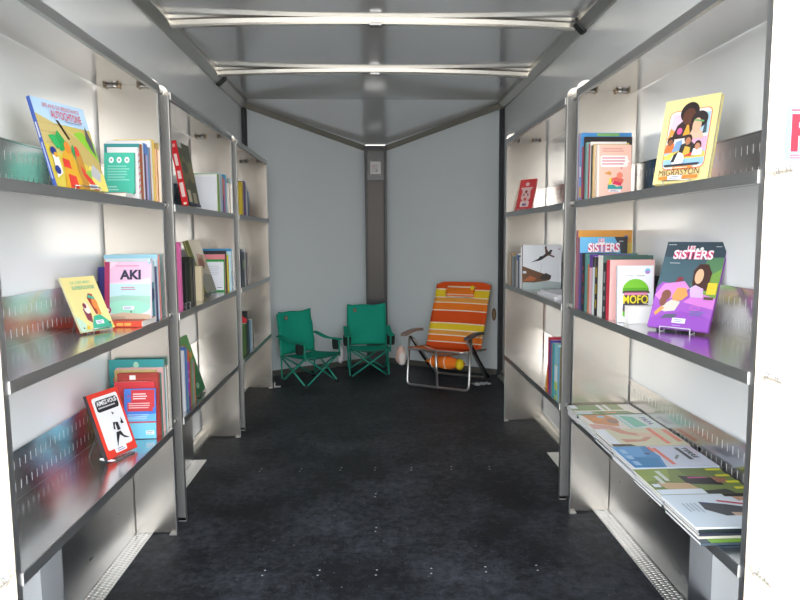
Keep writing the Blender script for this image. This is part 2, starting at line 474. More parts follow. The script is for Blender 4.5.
# latch on the right nose wall
lx, ly = 1.052, Y1+(WR-1.052)*(NY-Y1)/(WR-NB)
ang = math.atan2(-(NY-Y1), WR-NB)
r = thing('recessed_latch', 'brown oval recessed latch low on the right nose wall', 'latch', (lx, ly, .53), (0, 0, ang))
mb = MB(); pts = [(.02*math.cos(t*PI/12), .055*math.sin(t*PI/12)) for t in range(24)]
mb.prism(pts, -.006, .001, lambda u, v, w: (u, w, v), M('#6d5138', .4)); mb.build('rim', r)
mb = MB(); mb.prism([(u*.6, v*.72) for u, v in pts], -.0085, -.0061, lambda u, v, w: (u, w, v), M('#8d7455', .5)); mb.build('cup', r)

# wheel boxes with tread plate flanges
for x, s, xf, lab in ((WL, 1, -.985, 'left'), (WR, -1, 1.031, 'right')):
    r = thing('wheel_box', f'low metal wheel box with diamond tread flange under the {lab} shelves', 'wheel box', (0, 0, 0))
    yb = 3.41
    mb = MB(); mb.box(min(x+s*.0005, xf), 1.95, 0.004, max(x+s*.0005, xf), yb, .385, WELLM); mb.build('box', r, bevel=.003)
    mb = MB(); xi = xf+s*.066
    mb.box(min(xf, xi), 1.95, .0005, max(xf, xi), yb, .005, TREAD); mb.build('tread_plate', r)

# ---------------------------------------------------------------- shelf units
DL = [.451, .901, 1.352, 1.802]
DR = [.446, .9065, 1.358, 1.811]
def unit(label, side, ya, yb, spacer, group=None):
    s = 1 if side == 'L' else -1
    xf = -.8135 if side == 'L' else .8503        # front edge
    xw = (WL+.001) if side == 'L' else (WR-.001)
    D = DL if side == 'L' else DR
    top = 1.825 if side == 'L' else 1.85
    r = thing('shelf_unit', label, 'shelf', (xf, ya, 0), group='metal shelf units')
    def L(x, y, z): return (x-xf, y-ya, z)
    for k, (yp, dy) in enumerate(((ya, .003), (yb, -.003))):
        y0, y1 = min(yp, yp+dy), max(yp, yp+dy)
        rad = .035
        xb_ = (-.985 if side == 'L' else 1.031); xb_ -= s*-.003
        xw_ = xw; xw = xw+s*.008
        poly = [(xw, .006), (xf, .006)] if not 1.9 < yp < 3.41 else [(xw, .39), (xb_, .39), (xb_, .006), (xf, .006)]
        for q in range(7):
            t = q*PI/12; poly.append((xf-s*(rad-rad*math.cos(t)), top-rad+rad*math.sin(t)))
        poly.append((xw, top)); 
        mb = MB(); mb.prism(poly, y0, y1, lambda u, v, w: L(u, w, v), PANEL); xw = xw_
        # folded front flange
        fy = (y1, y1+.018) if k == 0 else (y0-.018, y0)
        mb.box(min(xf, xf-s*.0025)-xf, fy[0]-ya, .006, max(xf, xf-s*.0025)-xf, fy[1]-ya, top-rad, LIP)
        p = mb.build('side_panel', r)
        f = MB(); f.box(min(-s*.001, -s*.03), min(y0, fy[0])-ya, 0, max(-s*.001, -s*.03), max(y1, fy[1])-ya, .006 if k else .016, M('#b9b7b2', .4, .6)); f.build('foot', p)
        if k == 0 and spacer > .08:
            e = MB(); e.box(min(-s*.001, -s*.05), -.0025, .02, max(-s*.001, -s*.05), -.0002, top-rad-.004, M('#aeaead', .4, .8)); e.build('added_edge_strip', p)  # added pale strip, so the panel edge looks lit instead of mirroring the gap
        if k == 0:
            for z in D:
                bl = MB(); xb = -s*.03
                bl.tube([(xb, -spacer, z-.004), (xb, 0, z-.004)], .0075, M('#d9d6d0', .35, .9), 8)
                for q in range(int(spacer/.012)):
                    bl.tube([(xb, -spacer+.004+q*.012, z-.004), (xb, -spacer+.008+q*.012, z-.004)], .0095, M('#d9d6d0', .35, .9), 8)
                bl.tube([(xb, -.007, z-.004), (xb, 0, z-.004)], .014, STEEL, 6)
                bl.build('bolt', p)
        else:
            for q in (.2, .72):
                bl = MB(); xx = -s*(abs(xw-xf)*q); zt = D[3]-.009
                bl.tube([(xx-.028, y0-ya-.012, zt), (xx+.028, y0-ya-.012, zt)], .0045, STEEL, 8)
                bl.tube([(xx-.03, y0-ya-.012, zt), (xx-.022, y0-ya-.012, zt)], .0065, M('#b3a48e', .5, .6), 8)
                bl.tube([(xx+.022, y0-ya-.012, zt), (xx+.03, y0-ya-.012, zt)], .0065, M('#b3a48e', .5, .6), 8)
                bl.build('clip', p)
    a, b = .024, yb-ya-.006
    for i, z in enumerate(D):
        mb = MB(); dx = xw-xf; lip = .029
        mb.box(min(0, dx+s*.004), a, z-.002, max(0, dx+s*.004), b, z, DECK)
        mb.box(min(s*.0005, s*.003), a, z-lip, max(s*.0005, s*.003), b, z, LIP)
        mb.box(min(s*.0005, -s*.012), a, z-lip, max(s*.0005, -s*.012), b, z-lip+.002, LIP)
        # folded end tabs of the lip
        mb.box(min(s*.0031, -s*.012), a-.002, z-lip, max(s*.0031, -s*.012), a-.0002, z, M('#e6e3df', .5, .3))
        sh = mb.build('shelf', r)
        if i < 3:
            bp = MB(); y = a; xx = dx+s*.003
            rows = [(0, .026), (.026, .052), (.052, .092), (.092, .118), (.118, .15)]
            first = True
            while y < b-.03:
                for j, (z0, z1) in enumerate(rows):
                    hole = j in (1, 3)
                    if not hole: bp.face([(xx, y, z+z0), (xx, y+.03, z+z0), (xx, y+.03, z+z1), (xx, y, z+z1)], DECK)
                    else: bp.face([(xx, y, z+z0), (xx, y+.0265, z+z0), (xx, y+.0265, z+z1), (xx, y, z+z1)], DECK)
                if y+.0302 <= b:
                    for j in (1, 3):
                        z0, z1 = rows[j]; xh = xx
                        bp.face([(xh, y+.0265, z+z0), (xh, y+.03, z+z0), (xh, y+.03, z+z1), (xh, y+.0265, z+z1)], M('#cfd0d1', .55))  # slots filled flush; the light their tabs catch is put into the pale colour
                y += .03
            if b > y: bp.face([(xx, y, z), (xx, b, z), (xx, b, z+.15), (xx, y, z+.15)], DECK)
            bp.box(min(xx, xx+s*.006), a, z+.148, max(xx, xx+s*.006), b, z+.151, DECK)
            bp.build('back_plate', sh)
    return r
unit('tall metal shelf unit on the left nearest the camera', 'L', 1.403, 2.553, .06)
unit('metal shelf unit in the middle of the left row', 'L', 2.66, 3.817, .095)
unit('narrowest looking metal shelf unit on the left by the nose', 'L', 3.935, 5.065, .105)
unit('tall metal shelf unit on the right nearest the camera', 'R', 1.357, 2.658, .06)
unit('far metal shelf unit on the right beside the beach chair', 'R', 2.7875, 4.044, .115)

# sticker on the near end panel, right
mb = MB(); sx, sz = .891, 1.374
mb.box(sx, 1.3555, sz, sx+.16, 1.3565, sz+.115, M('#93b1ca', .6))
art(mb, [('t', 'F', .07, .17, .33, .86, '#c41c38', .05), ('lines', .06, .03, .6, .13, 2, '#c65a6c'), ('lines', .06, .89, .7, .97, 1, '#c65a6c')],
    (sx, 1.3555, sz), (1,0,0), (0,0,1), (0,-1,0), .16, .115)
tag(mb.build('sticker'), 'pale blue sticker with a big red letter on the right end panel', 'sticker')
# ---------------------------------------------------------------- books
XBL, XBR = -.832, .86
BK = []
def stack(side, z, y_back, items, group, parts=True, edge=None):
    """row of books standing parallel to the end panel, listed from the panel towards the camera"""
    y = y_back
    for it in items:
        t, w, h, cover, spine, label = it[:6]; kw = dict(it[6]) if len(it) > 6 else {}
        gap = kw.pop('gap', .002); dx = kw.pop('dx', 0); dz = kw.pop('dz', 0)
        y -= t+gap
        w = min(w, (.212+min(0, dx) if side == 'L' else .229-max(0, dx)))
        if kw.get('tilt', 0) > 0: y -= h*math.sin(math.radians(kw['tilt']))
        x = (XBL-w+dx) if side == 'L' else XBR+dx
        kw.setdefault('side', 'R' if side == 'L' else 'L')
        kw.setdefault('parts', parts)
        book('book', label, (x, y, z+.0005+dz), w, h, t, cover, spine_col=spine, group=group, **kw)
    return y

W_ = '#f1efec'
def bars(n, c='#f0eee8', a=.1, b=.9):
    """spine print: small blocks of title"""
    rnd = random.Random(n); o = []; v = .12
    while v < .85:
        l = rnd.uniform(.06, .2); o.append(('r', .28, v, .72, v+l, c)); v += l+rnd.uniform(.05, .12)
    return o

# ---- near left unit, upper shelf
z = DL[2]
autoch = [('r', 0, .74, 1, 1, '#b9d8f2'),
 ('p', [(0,0),(1,0),(1,.42),(.62,.66),(.0,.82)], '#cbb878'), ('p', [(.45,.7),(1,.45),(1,.0),(.72,0)], '#c2ab68'),
 ('p', [(.62,.66),(.78,.7),(1,.58),(1,.36)], '#8fca3e'), ('p', [(.0,.0),(.55,0),(.9,.12),(.7,.3),(.3,.38),(0,.5)], '#d7c24e'),
 ('r', .0, .72, .45, .722, '#8d7a48'), ('r', 0, .62, .3, .623, '#8d7a48'), ('r', .05, .5, .25, .503, '#8d7a48'), ('p', [(.34,.78),(.39,.78),(.52,.58),(.48,.57)], '#3f3526'),
 ('p', [(.85,.62),(.9,.78),(.96,.6),(.97,.42),(.9,.5)], '#5d5d62'),
 ('p', [(.55,0),(1,0),(1,.2),(.75,.3)], '#e6d873'), ('p', [(.72,.18),(.82,.32),(.95,.22),(.88,.1)], '#b9b7bb'),
 ('p', [(.2,.55),(.3,.66),(.42,.52),(.36,.44),(.26,.42)], '#2fa152'), ('p', [(.1,.58),(.22,.6),(.28,.47),(.2,.44)], '#35b060'),
 ('p', [(.16,.0),(.5,0),(.48,.22),(.46,.4),(.36,.46),(.26,.38),(.22,.2)], '#dba632'), ('e', .4, .47, .06, .07, '#e08a35'),
 ('p', [(.22,.24),(.36,.22),(.36,.32),(.24,.34)], '#dd4438'), ('p', [(.24,0),(.4,0),(.4,.14),(.26,.16)], '#dd4438'),
 ('p', [(.5,.0),(.6,.0),(.64,.25),(.62,.42),(.52,.4),(.48,.2)], '#c08b3c'), ('e', .55, .44, .055, .06, '#e2483b'), ('p', [(.49,.35),(.53,.46),(.51,.52),(.46,.44)], '#2f9c54'),
 ('p', [(.55,.28),(.72,.1),(.8,.0),(.7,0),(.56,.16)], '#d94138'), ('p', [(.6,.2),(.74,.24),(.7,.12)], '#8dbb4a'),
 ('p', [(.04,.1),(.16,.16),(.16,.34),(.06,.36)], '#eceae6'), ('e', .1, .4, .055, .05, '#2d3f86'), ('e', .08, .19, .05, .05, '#2d3f86'), ('e', .12, .36, .035, .03, '#d9a03c'),
 ('r', .6, .01, .78, .06, W_), ('lines', .62, .015, .76, .055, 2, '#6a6f9a'),
 ('t', '200 ANS DE RÉSISTANCE', .14, .9, .84, .955, '#d83a4a', .0), ('t', 'AUTOCHTONE', .26, .79, .84, .88, '#d83a4a', .01), ('lines', .5, .765, .9, .785, 1, '#7f93b5')]
book('book', 'large comic with blue spine and a feathered figure on the upper left shelf', (-.884, 1.852, z+.006), .215, .266, .012,
     '#c8b765', 75.2, 16.2, '#3f63c0', 'L', autoch, [('r', .3, .55, .7, .72, '#e6ecf6'), ('r', .35, .1, .65, .5, '#c9d6ee')], soft=False)
easel('wire stand holding the large comic on the upper left shelf', (-.884, 1.852, z), 75.2, 16.2, .215, .012, WIRE, .1, deck=z)

y = stack('L', z, 2.545, [
 (.022, .14, .205, '#e9a34a', '#eda650', 'orange book farthest back beside the end panel, upper left shelf'),
 (.026, .14, .234, '#f0cf45', '#f2c93a', 'yellow spined book next to the orange one on the upper left shelf'),
 (.018, .15, .228, '#f1f1f3', W_, 'tall white book in front of the yellow one on the upper left shelf'),
 (.01, .15, .2, '#e9e9ee', '#9c4a55', 'thin white book with a dull red spine on the upper left shelf'),
 (.016, .14, .2, '#7fb7d0', '#4f8fc0', 'slim blue spined book on the upper left shelf'),
 (.02, .128, .21, '#5a8fd8', '#c4b7dc', 'lavender spined blue book on the upper left shelf', dict(spine_art=[('r', .1, .8, .9, .98, '#4b83cf')])),
 (.016, .122, .208, '#5f93d6', '#63263f', 'book with maroon spine and blue cover on the upper left shelf', dict(spine_art=[('r', 0, .82, 1, 1, '#4a86cf')])),
 (.012, .13, .21, '#eeeef0', '#e8e6ec', 'thin white paperback on the upper left shelf'),
 (.026, .124, .2, '#3f9698', '#b7622f', 'teal book with burnt orange spine behind the turquoise one', dict(front=[('r', .08, .8, .92, .95, '#2f8a8c')])),
 (.018, .106, .185, '#f0ecec', '#efe7e7', 'white book edged with pinkish red stripes behind the turquoise one', dict(spine_art=[('p', [(0,v),(1,v+.06),(1,v+.09),(0,v+.03)], '#e2606c') for v in (.1,.22,.34,.46,.58,.7,.82)])),
], 'books on the upper shelf of the near left unit')
r = book('book', 'small red book lying flat beneath the turquoise one', (-.97, y-.085, z+.0008), .14, .07, .018, '#d53a45', spine_col='#e0dcd8', side='R', group=None)
r.rotation_euler = (-PI/2, 0, 0); r.location = (-.985, y-.095, z+.0195)
teal = [('r', .0, .0, 1, 1, '#49bfa5')] + [('e', u, .82, .085, .075, '#eef6f3') for u in (.24, .5, .76)] + [('e', u, .82, .03, .03, '#8a9a98') for u in (.24, .5, .76)] + [('lines', .12, .3, .85, .7, 6, '#8fd9c9'), ('lines', .12, .06, .5, .2, 2, '#a5e0d3')]
book('book', 'turquoise paperback turned back side out with three white circles', (-.943, y-.03, z+.0195), .105, .145, .009, '#49bfa5', 0, 6, '#3aa890', 'R', teal)

# ---- near left unit, middle shelf
z = DL[1]
yel = [('p', [(0,0),(.3,0),(.15,.2),(0,.3)], '#c9e6cf'), ('p', [(.35,.0),(.98,.0),(.9,.14),(.72,.27),(.52,.26),(.4,.12)], '#48b795'), ('p', [(.92,0),(1,0),(1,.1),(.94,.06)], '#e6d36a'),
 ('p', [(.3,.2),(.42,.14),(.47,.3),(.36,.46),(.28,.4)], '#8c3f4c'), ('e', .4, .41, .085, .1, '#f2e6da'), ('e', .36, .46, .05, .05, '#8c3f4c'),
 ('p', [(.52,.6),(.6,.68),(.7,.66),(.74,.5),(.72,.3),(.6,.28),(.56,.45)], '#a9423d'), ('e', .68, .48, .08, .11, '#e8914a'), ('p', [(.66,.27),(.76,.27),(.75,.42),(.66,.42)], '#e8914a'), ('p', [(.54,.6),(.72,.55),(.73,.6),(.58,.65)], '#47b496'),
 ('r', .5, .1, .73, .17, '#f3f1f4'), ('lines', .53, .11, .7, .16, 2, '#7c7ba8'), ('e', .9, .1, .03, .02, '#5a4632'), ('e', .1, .06, .02, .015, '#5a4632'),
 ('p', [(.15,.03),(.25,.02),(.28,.09),(.2,.1)], '#e6c84a'),
 ('t', "ÇA, C'EST MON", .2, .855, .76, .915, '#93c9a3', .03), ('t', 'SUPERPOUVOIR', .2, .755, .86, .825, '#93c9a3', .03)]
book('book', 'pale yellow book showing a girl holding a pet, on the middle left shelf', (-.948, 2.09, z+.006), .132, .197, .009, '#f3e29a', 63.5, 27, '#efe6b8', 'L', yel, soft=False)
easel('wire stand under the pale yellow book on the middle left shelf', (-.948, 2.09, z), 63.5, 27, .132, .009, WIRE, .08, deck=z)
rb = [('r', .0, 0, 1, 1, '#f2b184'), ('r', 0, .93, 1, 1, '#a8dcf0')]
for k, c in enumerate(('#7d86c8', '#8fd0e8', '#f6f2e6', '#c9dce6')): rb.append(('e', .36, .55, .32-.045*k, .3-.042*k, c))
rb += [('e', .34, .48, .1, .22, '#4a4644'), ('r', 0, 0, 1, .12, '#7fc5da')]
y = stack('L', z, 2.525, [
 (.02, .205, .25, '#a9ddf0', '#ea7f78', 'large light blue and orange book with a rainbow behind the pink titled one', dict(front=rb, soft=False)),
 (.014, .18, .235, '#cfe6ef', '#bcdcf0', 'thin pale blue book on the middle left shelf'),
 (.022, .255, .205, '#4a449c', '#323a72', 'purple and navy book poking out behind the pink titled one', dict(soft=False)),
 (.012, .17, .225, '#e9eef0', '#b9c9d2', 'thin pale grey book on the middle left shelf'),
 (.026, .165, .238, '#dcebf0', '#3f93a8', 'book with a teal spine picture just behind the pink titled one', dict(spine_art=[('r', 0, .62, 1, 1, '#dfeaf4'), ('p', [(0,.3),(1,.36),(1,.5),(0,.55)], '#35507a')])),
], 'books on the middle shelf of the near left unit')
orb = book('book', 'orange red book lying flat under the pink titled one', (0, 0, 0), .235, .14, .02, '#e2503a', side='R', spine_col='#e9e2dc')
orb.rotation_euler = (-PI/2, 0, 0); orb.location = (-1.052, 2.27, z+.0212)
# its printed spine edge faces the room
mbx = MB(); mbx.box(.002, -.0, -.0012, .232, .0202, -.0001, M('#e2503a')); art(mbx, [('r', .36, .2, .56, .8, '#f3e6df'), ('r', .62, .25, .72, .75, '#f2b25a'), ('r', .74, .25, .84, .75, '#f2b25a')], (.002, .0202, -.0012), (1,0,0), (0,-1,0), (0,0,-1), .23, .0202)
mbx.build('spine', orb)
aki = [('r', 0, .62, 1, 1, '#f0d6e6'), ('p', [(0,.62),(1,.72),(1,1),(.3,1),(0,.8)], '#ecc3de'), ('r', 0, .4, 1, .62, '#c3e4ea'), ('p', [(0,.38),(.4,.42),(1,.4),(1,.2),(0,.2)], '#a5d3c2'), ('e', .5, .2, .49, .13, '#9fe0c8'), ('p', [(0,0),(1,0),(1,.08),(.4,.12),(0,.06)], '#cbb49c'), ('lines', .15, .01, .5, .05, 2, '#8a6d5c'),
 ('r', 0, 0, .11, 1, '#a5325f'), ('e', .07, .16, .075, .06, '#a5325f'), ('e', .07, .16, .04, .032, '#f0dfe6'),
 ('t', 'AKI', .33, .69, .79, .86, '#3a3550', .06), ('lines', .25, .91, .9, .945, 1, '#d98aa8'), ('lines', .36, .5, .72, .57, 2, '#c98a9c'), ('r', .4, .17, .65, .23, '#f4f4f8'), ('lines', .43, .18, .62, .22, 2, '#7c86b5'), ('e', .58, .13, .02, .015, '#4d6a5a'), ('p', [(.95,1),(1,1),(1,.93)], '#7fcbd8')]
book('book', 'pink and mint picture book with large dark capital title, on the middle left shelf', (-.968, 2.318, z+.0215), .165, .208, .012, '#f1dde8', -2, 7, '#a5325f', 'L', aki, soft=False)

# ---- near left unit, bottom shelf
z = DL[0]
rw = [('r', 0, 0, 1, 1, '#e8402f'), ('rr', .1, .12, .93, .93, .06, '#f3f2f4'), ('rr', .3, .05, .68, .14, .03, '#f3f2f4'), ('lines', .38, .06, .62, .12, 2, '#8a7fa8'),
 ('rr', .17, .7, .88, .88, .07, '#262428'), ('t', 'AIMEZ-VOUS', .2, .795, .85, .865, '#f3f2f4', .05), ('lines', .22, .735, .83, .785, 1, '#c7c4c8'),
 ('p', [(.56,.66),(.63,.63),(.57,.61)], '#222224'), ('p', [(.5,.47),(.56,.5),(.68,.5),(.72,.42),(.66,.36),(.54,.36),(.52,.42)], '#f3f2f4'),
 ('p', [(.46,.4),(.5,.5),(.57,.49),(.52,.44),(.51,.38)], '#262428'), ('p', [(.56,.49),(.65,.48),(.66,.36),(.56,.36)], '#262428'), ('p', [(.72,.48),(.82,.43),(.78,.54),(.8,.44),(.74,.44)], '#262428'),
 ('p', [(.5,.34),(.64,.34),(.7,.26),(.86,.19),(.7,.22),(.58,.29),(.5,.22),(.4,.12),(.44,.22)], '#262428')]
book('book', 'red framed white book with a striding black figure, on the bottom left shelf', (-.907, 2.138, z+.006), .147, .233, .014, '#e8402f', 71.2, 19.5, '#3a3338', 'L', rw, soft=False)
easel('clear plastic stand holding the red framed book on the bottom left shelf', (-.907, 2.138, z), 71.2, 19.5, .147, .014, CLEAR, .12, clear=True, deck=z)
tl = [('r', 0, 0, 1, 1, '#3b9a9c'), ('e', .15, .72, .08, .07, '#e07a55'), ('e', .15, .72, .04, .04, '#f0d9b8'), ('p', [(.36,.82),(.4,.9),(.5,.9),(.54,.84),(.5,.76),(.4,.76)], '#e585b4'), ('e', .45, .83, .05, .04, '#c8559a'), ('e', .65, .8, .08, .07, '#3f7d63'), ('e', .65, .8, .05, .045, '#8fc59a'), ('e', .5, .93, .05, .045, '#a9d4bd'), ('lines', .2, .1, .8, .3, 3, '#5fb3b3')]
y = stack('L', z, 2.545, [
 (.012, .21, .25, '#dcd8d6', '#e9e4e0', 'thin pale book against the end panel on the bottom left shelf'),
 (.014, .235, .285, '#3b9a9c', '#3b9a9c', 'large teal book with pink creatures on the bottom left shelf', dict(front=tl, soft=False)),
 (.014, .18, .255, '#e9b9b9', '#eab0b4', 'pink spined book on the bottom left shelf'),
 (.012, .16, .25, '#d8c080', '#cdae6a', 'tan book with a dotted cover edge on the bottom left shelf', dict(dx=-.02, front=[('e', u, v, .02, .015, '#e9d9a8') for u in (.06,.13) for v in (.2,.3,.4,.5,.6,.7,.8,.9)])),
 (.016, .15, .24, '#2f7d72', '#2f8a78', 'dark green book on the bottom left shelf'),
 (.018, .155, .245, '#a84038', '#b04a44', 'brick red book on the bottom left shelf', dict(front=[('r', .12, .04, .97, .93, '#b3453d'), ('r', .3, .9, .45, .97, '#f0ece8')], soft=False)),
 (.012, .15, .215, '#d94048', '#d65058', 'bright red book with a white speech bubble on the bottom left shelf', dict(dx=-.012, front=[('p', [(.3,.76),(.4,.7),(.42,.76)], '#f4f2f2'), ('e', .4, .8, .17, .07, '#f4f2f2'), ('lines', .5, .68, .95, .78, 3, '#eeb5b5'), ('e', .12, .7, .07, .05, '#8a5a48')])),
], 'books on the bottom shelf of the near left unit')
rbk = [('r', 0, 0, 1, 1, '#4a7fd8'), ('p', [(0,0),(1,0),(1,.5),(0,.42)], '#6fbbe8'), ('r', 0, .0, 1, .32, '#7fd0ea'), ('p', [(.22,.98),(.96,.98),(.95,.62),(.9,.62),(.9,.55),(.1,.55),(.1,.72),(.22,.74)], '#d43c46'),
 ('lines', .28, .78, .8, .92, 3, '#f5e6e6'), ('lines', .14, .6, .85, .73, 3, '#eec2c2'), ('lines', .1, .38, .9, .5, 3, '#b7d6f0'), ('r', .1, .315, 1, .345, '#c9485a'), ('r', .68, .08, .94, .16, '#eef2f5'), ('lines', .7, .09, .9, .15, 2, '#8d93a8'), ('p', [(.08,.8),(.14,.9),(.2,.8),(.14,.86)], '#d0506a')]
book('book', 'blue and red paperback shown back side out on the bottom left shelf', (-.951, y-.036, z+.0015), .118, .19, .01, '#4a7fd8', 2, 6, '#c03a48', 'R', rbk)

# ---- near right unit, upper shelf
z = DR[2]
mig = [('rr', .12, .16, .9, .86, .1, '#e8703f'), ('rr', .135, .17, .885, .85, .09, '#f4ece6'),
 ('p', [(.14,.6),(.5,.6),(.45,.8),(.2,.82)], '#eac4dc'), ('p', [(.14,.52),(.3,.6),(.18,.66)], '#ef9a4a'), ('p', [(.6,.55),(.88,.55),(.88,.8),(.66,.8)], '#a9cfe6'), ('p', [(.14,.2),(.88,.2),(.88,.36),(.14,.36)], '#9ac5e6'), ('p', [(.14,.33),(.5,.42),(.88,.34),(.88,.28),(.14,.28)], '#f0d264'), ('p', [(.55,.36),(.88,.36),(.88,.52),(.6,.52)], '#eab0cc'),
 ('p', [(.78,.55),(.8,.7),(.83,.72),(.85,.56)], '#4b5b66'),
 ('p', [(.22,.52),(.3,.68),(.42,.74),(.6,.7),(.64,.52)], '#352524'), ('e', .36, .61, .05, .04, '#d85a9a'), ('p', [(.43,.55),(.5,.72),(.56,.56)], '#e8a23a'), ('e', .5, .82, .17, .12, '#241a1a'), ('e', .5, .77, .12, .1, '#5a3527'),
 ('p', [(.52,.5),(.6,.62),(.78,.58),(.82,.5)], '#e0b9a0'), ('e', .7, .72, .15, .1, '#2a1f20'), ('e', .67, .65, .08, .09, '#e4b295'), ('p', [(.6,.71),(.78,.68),(.79,.7),(.62,.73)], '#6aa56a'),
 ('p', [(.14,.36),(.16,.46),(.3,.47),(.32,.36)], '#e2763c'), ('e', .23, .5, .065, .05, '#2f2220'), ('e', .23, .48, .045, .04, '#8d5a42'), ('p', [(.28,.36),(.34,.48),(.44,.5),(.48,.38)], '#7fa2cc'),
 ('p', [(.4,.3),(.44,.44),(.6,.48),(.74,.4),(.72,.3)], '#2f2928'), ('p', [(.48,.3),(.52,.42),(.62,.4),(.62,.3)], '#d8b048'), ('e', .56, .5, .07, .055, '#35231f'), ('e', .56, .475, .05, .045, '#b67a58'), ('p', [(.5,.3),(.7,.3),(.66,.34)], '#d8473a'),
 ('p', [(.66,.3),(.68,.38),(.84,.38),(.85,.3)], '#dfe6ee'), ('e', .75, .42, .06, .05, '#3a2823'), ('e', .75, .4, .045, .04, '#c08a68'),
 ('e', .42, .27, .12, .08, '#f0eeee'), ('p', [(.3,.24),(.34,.33),(.42,.36),(.36,.24)], '#2a2a2c'), ('p', [(.18,.215),(.84,.215),(.8,.19),(.2,.19)], '#33383f'), ('r', .36, .155, .7, .185, '#ef8a3a'), ('lines', .38, .16, .68, .18, 1, '#f6e9da'),
 ('r', .12, .04, .84, .075, '#ef8a3a'), ('r', .3, .03, .56, .085, '#f2eef2'), ('lines', .33, .04, .53, .075, 2, '#6a6f8a'), ('t', 'MIGRASYON', .12, .08, .86, .155, '#7c3a34', 0)]
book('book', 'cream comic with a collage of faces in an orange frame, on the upper right shelf', (.858, 1.932, z+.006), .168, .262, .018, '#eee09a', -55, 14.2, '#e8e0b0', 'L', mig, soft=False)
easel('wire stand behind the cream comic on the upper right shelf', (.858, 1.932, z), -55, 14.2, .168, .018, WIRE, .1, deck=z)
y = stack('R', z, 2.65, [
 (.012, .15, .27, '#d9c5e6', '#b58fd0', 'lavender book against the end panel on the upper right shelf'),
 (.026, .205, .272, '#4f97d6', '#5a9fd8', 'large sky blue book on the upper right shelf', dict(front=[('r', .3, .95, .75, .99, '#8cc26a')], spine_art=[('r', .1, .05, .9, .2, '#d8b840'), ('r', .2, .35, .8, .5, '#e6eef4')], soft=False)),
 (.018, .16, .215, '#a8284a', '#b52e52', 'crimson book in the upper right stack'),
 (.018, .192, .25, '#2c2526', '#3a2c2e', 'large black covered book in the upper right stack', dict(dx=.0, soft=False, spine_art=[('r', .1, .05, .9, .25, '#8a3040')])),
 (.02, .14, .225, '#8fb5b0', '#7fa8a4', 'grey teal spined book in the upper right stack'),
 (.018, .15, .22, '#d6c04a', '#2f3350', 'yellow book with a dark navy spine in the upper right stack', dict(dx=.012)),
 (.014, .14, .215, '#d8404e', '#d6424e', 'slim red spined book in the upper right stack', dict(dx=0)),
 (.012, .14, .22, '#f0ece6', '#f2eee8', 'thin white book in the upper right stack'),
 (.014, .14, .205, '#2a2a26', '#24241f', 'small black book in the upper right stack'),
 (.01, .14, .207, '#cdb487', '#c9ad7c', 'thin tan book directly behind the peach one'),
], 'books on the upper shelf of the near right unit')
peach = [('r', 0, 0, 1, 1, '#f3c3b2'), ('r', 0, 0, .06, 1, '#f3e3da'), ('rr', .1, .58, .9, .8, .06, '#f7efec'), ('p', [(.88,.74),(.96,.69),(.88,.64)], '#f7efec'), ('lines', .14, .61, .85, .78, 3, '#d88fa0'), ('lines', .15, .86, .85, .95, 2, '#d99c8e'),
 ('p', [(.3,.22),(.5,.32),(.74,.26),(.78,.34),(.62,.4),(.4,.36)], '#e36a5a'), ('p', [(.33,.24),(.42,.26),(.42,.38),(.36,.36)], '#e6d23f'), ('e', .66, .42, .09, .06, '#f08a72'), ('p', [(.2,.46),(.4,.42),(.42,.48),(.34,.5)], '#d89a50'), ('p', [(.3,.16),(.74,.16),(.74,.22),(.56,.2),(.5,.24),(.32,.24)], '#2f9c9c'), ('p', [(.44,.26),(.7,.22),(.72,.28),(.5,.32)], '#d8365a'), ('e', .7, .56, .02, .015, '#d0506a'), ('r', .34, .1, .7, .15, '#efeaf0'), ('lines', .38, .11, .62, .145, 2, '#4f5a8a')]
book('book', 'peach paperback with a white speech bubble at the front of the upper right stack', (.867, y-.026, z+.001), .134, .2, .02, '#f3c3b2', 0, 2, '#f3e0d6', 'L', peach)

